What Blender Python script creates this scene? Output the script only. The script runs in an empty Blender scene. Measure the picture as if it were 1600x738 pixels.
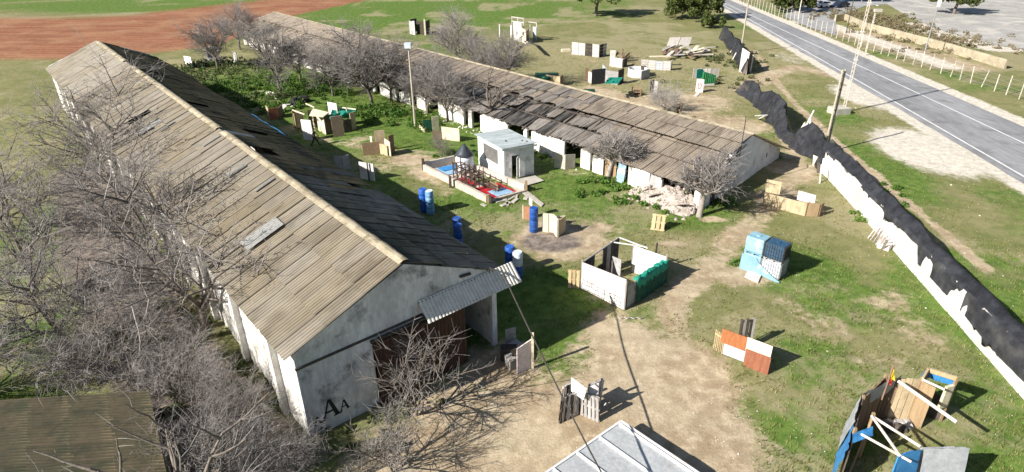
import bpy, bmesh, math, random
import numpy as np
from math import radians, sin, cos, pi, sqrt, atan2, hypot
from mathutils import Vector, Matrix
R = random.Random(11)
RS = np.random.RandomState(5)
S = bpy.context.scene
COL = S.collection
# ------------------------------------------------------------------ camera, sky, sun, exposure
CAM_H, PITCH, FPX, CXP, CYP = 20.0, radians(27.5), 977.0, 826.0, 369.0
cd = bpy.data.cameras.new('camera'); cam = bpy.data.objects.new('camera', cd); COL.objects.link(cam)
cam.location = (0, 0, CAM_H); cam.rotation_euler = (radians(90) - PITCH, 0, 0)
cd.sensor_fit = 'HORIZONTAL'; cd.sensor_width = 36; cd.lens = 36 * FPX / 1600
cd.shift_x = -26 / 1600; cd.clip_end = 4000; cd.clip_start = 0.1
S.camera = cam
SUN_AZ, SUN_EL = radians(30.5), radians(32.3)          # direction the light travels (from +X), elevation
W = bpy.data.worlds.new('World'); S.world = W; W.use_nodes = True
nt = W.node_tree; bg = nt.nodes['Background']
sky = nt.nodes.new('ShaderNodeTexSky'); sky.sky_type = 'NISHITA'; sky.sun_disc = False
sky.sun_elevation = SUN_EL; sky.sun_rotation = radians(90) - (SUN_AZ + pi)
sky.dust_density = 1.0; sky.air_density = 1.0
nt.links.new(sky.outputs[0], bg.inputs[0]); bg.inputs[1].default_value = 0.05
sl = bpy.data.lights.new('sun', 'SUN'); sl.energy = 5.0; sl.angle = radians(0.53); sl.color = (1, 0.945, 0.86)
sun = bpy.data.objects.new('sun', sl); COL.objects.link(sun)
sd = Vector((cos(SUN_AZ) * cos(SUN_EL), sin(SUN_AZ) * cos(SUN_EL), -sin(SUN_EL)))
sun.rotation_euler = sd.to_track_quat('-Z', 'Y').to_euler(); sun.location = (-40, -30, 60)
S.view_settings.view_transform = 'Standard'; S.view_settings.look = 'None'
S.view_settings.gamma = 1; S.view_settings.exposure = 0.86; S.view_settings.use_curve_mapping = False

# ------------------------------------------------------------------ helpers
def G(x, y, z=0.0):
    """ground point (or point at height z) where the sight line of a photo position lands"""
    u = (x - CXP) / FPX; v = (y - CYP) / FPX
    d = Vector((u, cos(PITCH) - v * sin(PITCH), -sin(PITCH) - v * cos(PITCH)))
    t = (z - CAM_H) / d.z
    return Vector((d.x * t, d.y * t, z))

def tag(o, label=None, cat=None, group=None, kind=None):
    if label: o['label'] = label
    if cat: o['category'] = cat
    if group: o['group'] = group
    if kind: o['kind'] = kind
    return o

ROOTM = {}
def empty(name, loc, rz=0.0, label=None, cat=None, group=None):
    o = bpy.data.objects.new(name, None); COL.objects.link(o)
    o.location = loc; o.rotation_euler = (0, 0, rz); o.empty_display_size = .3
    ROOTM[o.name] = Matrix.Translation(Vector(loc)) @ Matrix.Rotation(rz, 4, 'Z')
    return tag(o, label, cat, group)

def root_matrix(p):
    while p.parent: p = p.parent
    return ROOTM.get(p.name, Matrix.Identity(4))

class MB:
    def __init__(s): s.v = []; s.f = []; s.m = []
    def add(s, vs, fs, mi=0):
        b = len(s.v); s.v += [tuple(v) for v in vs]
        for f in fs: s.f.append(tuple(i + b for i in f)); s.m.append(mi)
        return s
    def hexa(s, p, mi=0):      # p: 4 bottom + 4 top
        return s.add(p, [(3, 2, 1, 0), (4, 5, 6, 7), (0, 1, 5, 4), (1, 2, 6, 5), (2, 3, 7, 6), (3, 0, 4, 7)], mi)
    def box(s, c, d, rz=0.0, mi=0, M=None):
        x, y, z = d[0] / 2, d[1] / 2, d[2] / 2
        ps = [Vector(q) for q in ((-x, -y, -z), (x, -y, -z), (x, y, -z), (-x, y, -z), (-x, -y, z), (x, -y, z), (x, y, z), (-x, y, z))]
        rot = M if M is not None else Matrix.Rotation(rz, 3, 'Z')
        c = Vector(c); return s.hexa([c + rot @ q for q in ps], mi)
    def wall(s, a, b, z0, z1, th, mi=0, z1b=None):   # upright slab from a to b
        a = Vector((a[0], a[1], 0)); b = Vector((b[0], b[1], 0)); d = (b - a).normalized()
        n = Vector((-d.y, d.x, 0)) * th / 2; z1b = z1 if z1b is None else z1b
        Z = lambda z: Vector((0, 0, z))
        return s.hexa([a - n + Z(z0), b - n + Z(z0), b + n + Z(z0), a + n + Z(z0), a - n + Z(z1), b - n + Z(z1b), b + n + Z(z1b), a + n + Z(z1)], mi)
    def slab(s, p4, th, mi=0):  # quad (4 points) given thickness along its normal
        p = [Vector(q) for q in p4]; n = (p[1] - p[0]).cross(p[3] - p[0]).normalized() * th / 2
        return s.hexa([q - n for q in p] + [q + n for q in p], mi)
    def beam(s, a, b, w, h=None, mi=0):
        a = Vector(a); b = Vector(b); h = h or w; d = (b - a).normalized()
        up = Vector((0, 0, 1)) if abs(d.z) < .95 else Vector((1, 0, 0))
        x = d.cross(up).normalized() * w / 2; y = x.cross(d).normalized() * h / 2
        return s.hexa([a - x - y, a + x - y, a + x + y, a - x + y, b - x - y, b + x - y, b + x + y, b - x + y], mi)
    def tube(s, pts, rad, n=8, mi=0, cap=True):
        pts = [Vector(p) for p in pts]; k = len(pts)
        rad = rad if isinstance(rad, (list, tuple)) else [rad] * k
        vs = []
        for i, p in enumerate(pts):
            d = (pts[min(i + 1, k - 1)] - pts[max(i - 1, 0)]).normalized()
            up = Vector((0, 0, 1)) if abs(d.z) < .9 else Vector((1, 0, 0))
            x = d.cross(up).normalized(); y = x.cross(d).normalized()
            for j in range(n):
                a = 2 * pi * j / n; vs.append(p + (x * cos(a) + y * sin(a)) * rad[i])
        fs = [(i * n + j, i * n + (j + 1) % n, (i + 1) * n + (j + 1) % n, (i + 1) * n + j) for i in range(k - 1) for j in range(n)]
        if cap: fs += [tuple(range(n - 1, -1, -1)), tuple((k - 1) * n + j for j in range(n))]
        return s.add(vs, fs, mi)
    def lathe(s, prof, c, n=20, mi=0, cap=True):
        c = Vector(c); k = len(prof)
        vs = [c + Vector((r * cos(2 * pi * j / n), r * sin(2 * pi * j / n), z)) for r, z in prof for j in range(n)]
        fs = [(i * n + j, i * n + (j + 1) % n, (i + 1) * n + (j + 1) % n, (i + 1) * n + j) for i in range(k - 1) for j in range(n)]
        if cap: fs += [tuple(range(n - 1, -1, -1)), tuple((k - 1) * n + j for j in range(n))]
        return s.add(vs, fs, mi)
    def grid(s, P, mi=0):      # P[i][j] points
        a = len(P); b = len(P[0])
        return s.add([q for r in P for q in r], [(i * b + j, i * b + j + 1, (i + 1) * b + j + 1, (i + 1) * b + j) for i in range(a - 1) for j in range(b - 1)], mi)
    def mesh(s, name, mats, M=None, smooth=False):
        me = bpy.data.meshes.new(name); vs = s.v
        if M is not None: vs = [tuple(M @ Vector(v)) for v in vs]
        me.from_pydata(vs, [], s.f)
        for m in (mats if isinstance(mats, (list, tuple)) else [mats]): me.materials.append(m)
        if any(s.m): me.polygons.foreach_set('material_index', s.m)
        if smooth: me.polygons.foreach_set('use_smooth', [True] * len(s.f))
        me.update(); return me
    def build(s, name, mats, parent=None, smooth=False, label=None, cat=None, group=None, kind=None):
        M = None; loc = None
        if parent is not None: M = root_matrix(parent).inverted()
        elif kind != 'structure' and kind != 'stuff':
            xs = [v[0] for v in s.v]; ys = [v[1] for v in s.v]; zs = [v[2] for v in s.v]
            loc = Vector(((min(xs) + max(xs)) / 2, (min(ys) + max(ys)) / 2, min(zs))); M = Matrix.Translation(-loc)
        o = bpy.data.objects.new(name, s.mesh(name, mats, M, smooth)); COL.objects.link(o)
        if parent is not None: o.parent = parent
        elif loc is not None: o.location = loc
        return tag(o, label, cat, group, kind)

def np_mesh(name, V, F, mats, smooth=False):
    V = np.asarray(V, np.float32); F = np.asarray(F, np.int32); k = F.shape[1]
    me = bpy.data.meshes.new(name); me.vertices.add(len(V)); me.vertices.foreach_set('co', V.ravel())
    me.loops.add(F.size); me.loops.foreach_set('vertex_index', F.ravel())
    me.polygons.add(len(F)); me.polygons.foreach_set('loop_start', np.arange(len(F), dtype=np.int32) * k)
    me.polygons.foreach_set('loop_total', np.full(len(F), k, np.int32))
    if smooth: me.polygons.foreach_set('use_smooth', np.ones(len(F), bool))
    for m in (mats if isinstance(mats, (list, tuple)) else [mats]): me.materials.append(m)
    me.update(calc_edges=True); return me

def link(name, me, parent=None, M=None):
    o = bpy.data.objects.new(name, me); COL.objects.link(o)
    if parent is not None: o.parent = parent
    if M is not None: o.matrix_local = M
    return o

def copy_tree(o, loc=None, rz=None, sc=None, label=None, parent=None):
    c = o.copy(); COL.objects.link(c)
    if parent is not None: c.parent = parent
    if loc is not None: c.location = loc
    if rz is not None: c.rotation_euler[2] = rz
    if sc is not None: c.scale = (sc, sc, sc) if not isinstance(sc, tuple) else sc
    if label: c['label'] = label
    for ch in list(o.children): copy_tree(ch, parent=c)
    return c

_lat = RS.rand(256, 256)
def vnoise(x, y):
    x = np.asarray(x, float); y = np.asarray(y, float)
    xi = np.floor(x).astype(int); yi = np.floor(y).astype(int); fx = x - xi; fy = y - yi
    fx = fx * fx * (3 - 2 * fx); fy = fy * fy * (3 - 2 * fy)
    a = _lat[xi % 256, yi % 256]; b = _lat[(xi + 1) % 256, yi % 256]; c = _lat[xi % 256, (yi + 1) % 256]; d = _lat[(xi + 1) % 256, (yi + 1) % 256]
    return (a * (1 - fx) + b * fx) * (1 - fy) + (c * (1 - fx) + d * fx) * fy
def fbm(x, y, o=4):
    r = 0; a = .5; t = 0
    for i in range(o): r = r + a * vnoise(x * 2 ** i + 17 * i, y * 2 ** i + 9 * i); t += a; a *= .5
    return r / t

# ------------------------------------------------------------------ materials
def M(name, c1, c2=None, scale=3.0, rough=.85, bump=0.0, bscale=40.0, stretch=(1, 1, 1), dirt=None, dscale=1.2, damt=.5, rnd=.12, metal=0.0, spec=.3, trans=0.0, lo=.35, hi=.65, world=None, trough=0.0):
    m = bpy.data.materials.new(name); m.use_nodes = True; t = m.node_tree; N = t.nodes; L = t.links
    b = N['Principled BSDF']; b.inputs['Roughness'].default_value = rough; b.inputs['Metallic'].default_value = metal
    b.inputs['Specular IOR Level'].default_value = spec
    tc = N.new('ShaderNodeTexCoord'); oi = N.new('ShaderNodeObjectInfo')
    add = N.new('ShaderNodeVectorMath'); add.operation = 'ADD'
    mul = N.new('ShaderNodeMath'); mul.operation = 'MULTIPLY'; mul.inputs[1].default_value = 37.0
    L.new(oi.outputs['Random'], mul.inputs[0]); L.new(tc.outputs['Object'], add.inputs[0]); L.new(mul.outputs[0], add.inputs[1])
    mp = N.new('ShaderNodeMapping'); mp.inputs['Scale'].default_value = stretch; L.new(add.outputs[0], mp.inputs[0])
    if world is not None:
        gp = N.new('ShaderNodeNewGeometry'); mw = N.new('ShaderNodeMapping'); mw.inputs['Rotation'].default_value = (0, 0, -radians(world)); L.new(gp.outputs['Position'], mw.inputs[0])
        for l_ in list(add.outputs[0].links): L.remove(l_)
        L.new(mw.outputs[0], mp.inputs[0])
    def noise(sc, det=6):
        n = N.new('ShaderNodeTexNoise'); n.inputs['Scale'].default_value = sc; n.inputs['Detail'].default_value = det
        n.inputs['Roughness'].default_value = .62; return n
    def rng(src, a, bb, ta=0, tb=1):
        r = N.new('ShaderNodeMapRange'); r.interpolation_type = 'SMOOTHSTEP'
        for i, vv in enumerate((a, bb, ta, tb)): r.inputs[i + 1].default_value = vv
        L.new(src, r.inputs[0]); return r.outputs[0]
    def mix(f, a, bb):
        x = N.new('ShaderNodeMix'); x.data_type = 'RGBA'
        if isinstance(f, float): x.inputs[0].default_value = f
        else: L.new(f, x.inputs[0])
        for i, q in ((6, a), (7, bb)):
            if isinstance(q, tuple): x.inputs[i].default_value = (*q, 1)
            else: L.new(q, x.inputs[i])
        return x.outputs[2]
    c2 = c2 or tuple(x * .75 for x in c1)
    n1 = noise(scale); L.new(mp.outputs[0], n1.inputs['Vector'])
    col = mix(rng(n1.outputs[0], lo, hi), c1, c2)
    n3 = noise(scale * 9, 3); L.new(mp.outputs[0], n3.inputs['Vector'])
    dk = N.new('ShaderNodeMix'); dk.data_type = 'RGBA'; dk.blend_type = 'MULTIPLY'; dk.inputs[0].default_value = 1
    L.new(col, dk.inputs[6])
    gr = N.new('ShaderNodeCombineColor'); v = rng(n3.outputs[0], .3, .7, .84, 1.08)
    for i in range(3): L.new(v, gr.inputs[i])
    L.new(gr.outputs[0], dk.inputs[7]); col = dk.outputs[2]
    if dirt:
        n2 = noise(dscale, 8); L.new(mp.outputs[0] if world is not None else add.outputs[0], n2.inputs['Vector'])
        f = rng(n2.outputs[0], .62 - damt * .35, .78 - damt * .3, 0, .9)
        col = mix(f, col, dirt)
    if rnd:
        h = N.new('ShaderNodeHueSaturation'); L.new(rng(oi.outputs['Random'], 0, 1, 1 - rnd, 1 + rnd), h.inputs['Value']); L.new(col, h.inputs['Color']); col = h.outputs[0]
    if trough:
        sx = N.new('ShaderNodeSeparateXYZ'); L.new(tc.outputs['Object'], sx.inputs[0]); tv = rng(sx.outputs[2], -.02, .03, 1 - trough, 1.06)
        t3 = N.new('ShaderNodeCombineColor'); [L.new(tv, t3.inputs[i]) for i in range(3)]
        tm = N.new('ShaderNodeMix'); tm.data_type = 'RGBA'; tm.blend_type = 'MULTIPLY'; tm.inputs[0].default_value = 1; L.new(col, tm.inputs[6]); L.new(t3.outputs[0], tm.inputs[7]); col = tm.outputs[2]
    L.new(col, b.inputs['Base Color'])
    if bump:
        n4 = noise(bscale, 4); L.new(mp.outputs[0], n4.inputs['Vector']); bp = N.new('ShaderNodeBump')
        bp.inputs['Strength'].default_value = bump; bp.inputs['Distance'].default_value = .02
        L.new(n4.outputs[0], bp.inputs['Height']); L.new(bp.outputs[0], b.inputs['Normal'])
    if trans:
        tr = N.new('ShaderNodeBsdfTranslucent'); L.new(col, tr.inputs[0]); ms = N.new('ShaderNodeMixShader'); ms.inputs[0].default_value = trans
        L.new(b.outputs[0], ms.inputs[1]); L.new(tr.outputs[0], ms.inputs[2]); L.new(ms.outputs[0], N['Material Output'].inputs[0])
    return m

m_plaster = M('white_plaster', (.78, .76, .72), (.62, .60, .56), 1.3, .9, .3, 14, dirt=(.30, .27, .23), dscale=.9, damt=.35, rnd=.03)
m_gable = M('grey_plaster', (.70, .71, .74), (.50, .51, .54), .8, .9, .3, 12, stretch=(1, 1, .35), dirt=(.14, .14, .15), dscale=.7, damt=.28, rnd=.03)
m_ruin = M('ruin_plaster', (.82, .80, .77), (.68, .65, .61), 2.5, .95, .5, 12, dirt=(.42, .36, .31), dscale=1.6, damt=.3, rnd=.08)
m_darkin = M('dark_interior', (.03, .028, .025), (.05, .045, .04), 2, .95)
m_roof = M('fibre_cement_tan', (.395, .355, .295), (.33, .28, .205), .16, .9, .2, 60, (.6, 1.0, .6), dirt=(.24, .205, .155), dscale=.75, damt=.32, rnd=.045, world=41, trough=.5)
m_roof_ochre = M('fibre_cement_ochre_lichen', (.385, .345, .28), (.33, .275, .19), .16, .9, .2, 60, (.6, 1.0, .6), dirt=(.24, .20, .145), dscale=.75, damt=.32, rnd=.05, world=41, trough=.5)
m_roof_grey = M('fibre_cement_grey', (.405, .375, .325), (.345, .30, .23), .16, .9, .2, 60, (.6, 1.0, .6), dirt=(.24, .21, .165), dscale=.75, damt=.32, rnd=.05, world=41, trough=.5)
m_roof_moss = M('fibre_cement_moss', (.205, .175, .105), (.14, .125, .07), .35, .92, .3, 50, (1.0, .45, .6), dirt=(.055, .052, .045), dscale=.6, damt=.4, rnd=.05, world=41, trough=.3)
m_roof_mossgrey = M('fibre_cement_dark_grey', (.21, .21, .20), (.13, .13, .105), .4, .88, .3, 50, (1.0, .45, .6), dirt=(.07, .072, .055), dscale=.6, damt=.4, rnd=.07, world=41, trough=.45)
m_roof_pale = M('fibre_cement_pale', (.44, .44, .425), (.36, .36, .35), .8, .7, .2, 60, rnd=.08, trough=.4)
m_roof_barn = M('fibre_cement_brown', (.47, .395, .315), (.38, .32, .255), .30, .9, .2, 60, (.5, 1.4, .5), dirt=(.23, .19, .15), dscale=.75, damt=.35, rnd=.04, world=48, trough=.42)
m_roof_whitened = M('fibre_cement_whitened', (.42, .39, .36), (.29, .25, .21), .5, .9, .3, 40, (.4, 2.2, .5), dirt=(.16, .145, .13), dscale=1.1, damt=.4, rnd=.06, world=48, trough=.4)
m_roof_burnt = M('fibre_cement_burnt', (.045, .043, .042), (.17, .16, .15), .5, .95, .4, 40, (.6, 1.8, .6), dirt=(.03, .03, .03), dscale=.9, damt=.5, rnd=.15, world=48)
m_ridge = M('ridge_lichen', (.46, .40, .29), (.36, .31, .22), 1.8, .9, .3, 50, dirt=(.2, .17, .11), damt=.4, rnd=.1)
m_rust = M('rust_sheet', (.095, .05, .034), (.06, .034, .025), 1.5, .8, .2, 40, stretch=(1, 1, .4), rnd=.1)
m_awn = M('awning_sheet', (.72, .70, .65), (.62, .60, .55), 2, .6, rnd=.03)
m_ply = M('plywood', (.58, .47, .31), (.50, .39, .245), 1.6, .8, stretch=(3, 3, .5), dirt=(.33, .25, .16), damt=.3, rnd=.1)
m_cream = M('cream_board', (.76, .69, .53), (.68, .60, .44), 1.4, .75, rnd=.06, dirt=(.5, .42, .3), damt=.3)
m_brownb = M('brown_board', (.26, .17, .115), (.19, .125, .085), 1.5, .75, stretch=(3, 3, .5), rnd=.12)
m_tanb = M('tan_board', (.40, .29, .17), (.32, .22, .13), 1.5, .8, stretch=(3, 3, .5), rnd=.1)
m_orange = M('orange_board', (.40, .155, .065), (.32, .12, .05), 2.2, .5, stretch=(3, 3, .6), rnd=.03, dirt=(.45, .23, .12), damt=.2)
m_redbrown = M('red_brown_board', (.345, .135, .08), (.255, .10, .06), 2.2, .55, stretch=(3, 3, .6), rnd=.03, dirt=(.40, .22, .15), damt=.2)
m_wallw = M('weathered_whitewash', (.66, .65, .63), (.53, .515, .49), .9, .85, .3, 14, (1, 1, .4), dirt=(.46, .43, .38), dscale=1.1, damt=.2, rnd=.04)
m_white = M('white_paint', (.80, .79, .77), (.70, .69, .66), 1.6, .7, dirt=(.5, .46, .4), damt=.26, rnd=.04)
m_pinkw = M('pinkish_white_board', (.74, .65, .63), (.66, .575, .555), 1.2, .75, dirt=(.5, .44, .4), damt=.3, rnd=.03)
m_hut = M('hut_white', (.80, .80, .79), (.70, .71, .71), 1.5, .8, .2, 10, dirt=(.45, .43, .4), damt=.28, rnd=.02)
m_hutroof = M('blue_grey_metal', (.47, .52, .53), (.36, .41, .42), 1.2, .5, stretch=(.4, 2, 1), rnd=.08, dirt=(.25, .26, .25), damt=.2)
m_metal = M('pale_metal', (.56, .58, .59), (.48, .50, .51), .9, .42, metal=.25, rnd=.06, dirt=(.36, .35, .33), damt=.12)
m_seam = M('seam_metal', (.78, .79, .79), (.70, .71, .71), 2, .45, rnd=.02)
m_greyw = M('weathered_wood', (.46, .435, .41), (.34, .315, .29), 3, .9, .3, 40, stretch=(4, 4, .7), rnd=.22)
m_darkw = M('dark_wood', (.10, .085, .07), (.06, .05, .045), 3, .9, rnd=.25)
m_pal = M('new_pallet_wood', (.58, .44, .26), (.48, .35, .20), 3, .8, stretch=(4, 4, .7), rnd=.12)
m_greyb = M('grey_board', (.42, .41, .41), (.34, .33, .33), 1.6, .8, rnd=.12, dirt=(.22, .21, .2), damt=.25)
m_blue = M('blue_plastic', (.025, .115, .46), (.018, .085, .36), 2.5, .5, rnd=.18, spec=.4, dirt=(.12, .19, .38), dscale=2.5, damt=.3)
m_lblue = M('light_blue_plastic', (.16, .36, .60), (.11, .28, .52), 2, .5, rnd=.1, spec=.4, dirt=(.35, .5, .62), dscale=2.5, damt=.3)
m_wdrum = M('white_drum', (.66, .72, .78), (.56, .64, .72), 2, .4, rnd=.05)
m_wrap = M('pale_blue_wrap', (.27, .46, .54), (.20, .37, .46), 1.6, .4, .4, 9, rnd=.08, dirt=(.5, .52, .52), damt=.2)
m_cageblue = M('dark_blue_tote', (.04, .10, .18), (.025, .07, .13), 2, .5, rnd=.1)
m_tote = M('white_tote', (.58, .62, .68), (.48, .52, .58), 2, .5, rnd=.05)
m_steel = M('galvanised', (.45, .46, .48), (.36, .37, .39), 4, .45, metal=.5, rnd=.05)
m_net = M('black_netting', (.02, .021, .027), (.036, .038, .047), 1.5, .75, .5, 90, rnd=0, dirt=(.05, .055, .065), dscale=.8, damt=.3, spec=.25)
def thin_net(m, lo, hi):
    t = m.node_tree; N = t.nodes; L = t.links; out = N['Material Output']; src = out.inputs[0].links[0].from_socket
    tr = N.new('ShaderNodeBsdfTransparent'); ms = N.new('ShaderNodeMixShader'); tc = N.new('ShaderNodeTexCoord'); n = N.new('ShaderNodeTexNoise'); n.inputs['Scale'].default_value = 1.3; n.inputs['Detail'].default_value = 5
    r = N.new('ShaderNodeMapRange'); r.inputs[1].default_value = .35; r.inputs[2].default_value = .68; r.inputs[3].default_value = lo; r.inputs[4].default_value = hi
    L.new(tc.outputs['Object'], n.inputs['Vector']); L.new(n.outputs[0], r.inputs[0]); L.new(r.outputs[0], ms.inputs[0]); L.new(src, ms.inputs[1]); L.new(tr.outputs[0], ms.inputs[2]); L.new(ms.outputs[0], out.inputs[0])
thin_net(m_net, .02, .30)
m_gnet = M('green_netting', (.015, .28, .20), (.01, .18, .125), 3, .7, .4, 30, rnd=.1)
m_gdark = M('dark_green_netting', (.012, .085, .055), (.008, .055, .035), 3, .8, .4, 30, rnd=.1)
m_gtube = M('green_tube', (.03, .20, .07), (.02, .14, .05), 3, .5, rnd=.15)
m_pole = M('pole_wood', (.50, .45, .37), (.40, .35, .28), 3, .85, stretch=(5, 5, .4), rnd=.08)
m_wpole = M('white_pole', (.72, .67, .60), (.62, .56, .49), 4, .7, rnd=.08, dirt=(.42, .34, .27), damt=.25)
m_darkm = M('dark_metal', (.045, .042, .04), (.07, .06, .05), 5, .6, rnd=.1)
m_brownm = M('brown_steel', (.10, .065, .05), (.07, .045, .038), 5, .7, rnd=.15)
m_slate = M('slate_cone', (.055, .065, .085), (.04, .047, .06), 3, .5, rnd=0)
m_silo = M('silo_paint', (.66, .70, .76), (.56, .60, .66), 3, .6, rnd=0)
m_redt = M('red_tarp', (.52, .02, .03), (.40, .015, .022), 2, .5, .5, 5, rnd=0)
m_bluet = M('blue_tarp', (.06, .28, .60), (.04, .20, .48), 2, .5, .5, 6, rnd=.1)
m_paleblue = M('faded_blue_tarp', (.34, .50, .66), (.24, .40, .58), 2, .6, .4, 6, rnd=0)
m_greyt = M('grey_tarp', (.42, .44, .47), (.33, .35, .38), 2, .6, .4, 8, rnd=.05, dirt=(.25, .26, .28), damt=.25)
m_bark = M('bark', (.21, .18, .155), (.13, .11, .095), 5, .95, .5, 20, stretch=(1, 1, .3), rnd=.12)
m_palebark = M('pale_bark', (.44, .40, .36), (.30, .265, .235), 4, .95, .5, 18, stretch=(1, 1, .3), rnd=.1)
m_twig = M('twigs', (.34, .315, .30), (.22, .20, .19), 2, .95, rnd=.12)
m_twigl = M('pale_twigs', (.46, .43, .40), (.36, .33, .31), 2, .95, rnd=.08)
m_dtwig = M('dark_twigs', (.20, .165, .15), (.13, .11, .10), 2, .95, rnd=.12)
m_leaf = M('evergreen_leaf', (.07, .10, .025), (.11, .13, .035), 1.2, .6, rnd=.15, trans=.2)
m_weed = M('weed_leaf', (.07, .16, .022), (.12, .20, .035), .6, .6, rnd=.1, trans=.25)
m_shrub = M('shrub_leaf', (.13, .15, .06), (.09, .115, .045), .7, .7, rnd=.1, trans=.2)
m_scrub = M('brown_scrub', (.22, .17, .11), (.15, .14, .07), .5, .8, rnd=.1, trans=.1)
m_grass = M('grass_blade', (.135, .19, .04), (.20, .215, .065), .25, .7, rnd=0, trans=.25)
m_dry = M('dry_grass_blade', (.33, .29, .13), (.24, .235, .09), .25, .8, rnd=0, trans=.2)
m_stone = M('stone', (.58, .54, .48), (.44, .40, .34), 4, .95, .4, 20, rnd=.1)
m_flower = M('flower', (.80, .79, .66), (.78, .78, .74), 2, .8, rnd=.1)
m_rubble = M('rubble', (.55, .485, .44), (.40, .345, .30), 1.6, .95, .5, 14, rnd=.1)
m_conc = M('concrete', (.52, .49, .43), (.42, .39, .34), 1.5, .95, .4, 16, rnd=.06)
m_brick = M('old_render_wall', (.60, .54, .47), (.50, .42, .35), 1.8, .95, .4, 14, dirt=(.3, .24, .19), damt=.25, rnd=.04)
m_line = M('road_paint', (.74, .74, .73), (.60, .60, .59), 1.2, .7, rnd=0)
m_black = M('black_paint', (.018, .018, .02), (.03, .03, .03), 4, .8, rnd=0)
m_cloth = M('dark_clothes', (.022, .022, .028), (.035, .034, .04), 8, .9, rnd=0)
m_camo = M('camouflage_clothes', (.07, .065, .035), (.03, .032, .018), 9, .9, rnd=0)
m_skin = M('skin', (.42, .25, .18), (.38, .22, .16), 8, .6, rnd=0)
m_flag_y = M('flag_yellow', (.78, .55, .04), (.7, .48, .03), 3, .7, rnd=0)
m_flag_r = M('flag_red', (.55, .03, .02), (.45, .02, .02), 3, .7, rnd=0)
m_pink = M('pink_sign', (.70, .42, .42), (.62, .36, .36), 3, .7, rnd=0)
m_glass = M('dark_glass', (.02, .025, .03), (.03, .035, .04), 3, .12, rnd=0, spec=.6)
m_car = M('dark_blue_car_paint', (.02, .03, .07), (.018, .027, .06), 3, .25, rnd=0, spec=.6)
m_carw = M('white_car_paint', (.75, .76, .78), (.7, .71, .73), 3, .25, rnd=0, spec=.6)
m_tyre = M('tyre', (.02, .02, .02), (.03, .03, .03), 5, .9, rnd=0)
m_broof = M('light_blue_roofing', (.30, .50, .74), (.24, .42, .66), .4, .6, rnd=.05)

# ------------------------------------------------------------------ ground
def seg_d(X, Y, a, b):
    ax, ay = a[0], a[1]; dx, dy = b[0] - ax, b[1] - ay; L2 = dx * dx + dy * dy + 1e-9
    t = np.clip(((X - ax) * dx + (Y - ay) * dy) / L2, 0, 1)
    return np.hypot(X - ax - t * dx, Y - ay - t * dy)
def path_mask(X, Y, px, w, soft=.6, world=False):
    P = px if world else [G(*q) for q in px]; d = None
    for a, b in zip(P[:-1], P[1:]):
        e = seg_d(X, Y, a, b); d = e if d is None else np.minimum(d, e)
    return np.clip((w * (1 + soft) - d) / (2 * w * soft), 0, 1)
def blob(X, Y, px, py, rx, ry):
    c = G(px, py); d = np.sqrt(((X - c.x) / rx) ** 2 + ((Y - c.y) / ry) ** 2)
    return np.clip(1.5 - d, 0, 1)
def axis(dense0, dense1, step, far0, far1):
    a = list(np.arange(dense0, dense1, step)); s = step; v = a[-1]
    while v < far1: s *= 1.28; v += s; a.append(v)
    s = step; v = a[0]; pre = []
    while v > far0: s *= 1.28; v -= s; pre.append(v)
    return np.array(pre[::-1] + a)
gx = axis(-62, 92, .5, -1500, 1500); gy = axis(12, 135, .5, -300, 2500)
# road lines as smooth curves x(y)
def fit(px, deg=2):
    P = [G(*q) for q in px]; c = np.polyfit([p.y for p in P], [p.x for p in P], deg)
    y0, y1 = min(p.y for p in P), max(p.y for p in P); dc = np.polyder(c)
    def fn(y):
        y = np.asarray(y, float); yc = np.clip(y, y0, y1)
        return np.polyval(c, yc) + (y - yc) * np.polyval(dc, yc)
    return fn
rL = fit([(1483, 211), (1410, 166), (1340, 126), (1262, 82), (1200, 48), (1150, 20), (1120, 3)])
rM = fit([(1483, 171), (1420, 139), (1340, 101), (1262, 66), (1200, 38), (1165, 20)])
rR = fit([(1466, 140), (1400, 111), (1344, 87), (1262, 51), (1200, 26), (1160, 8)])
rF = fit([(1467, 116), (1433, 103), (1364, 79), (1305, 58), (1259, 45), (1215, 28), (1175, 10)])

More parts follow.
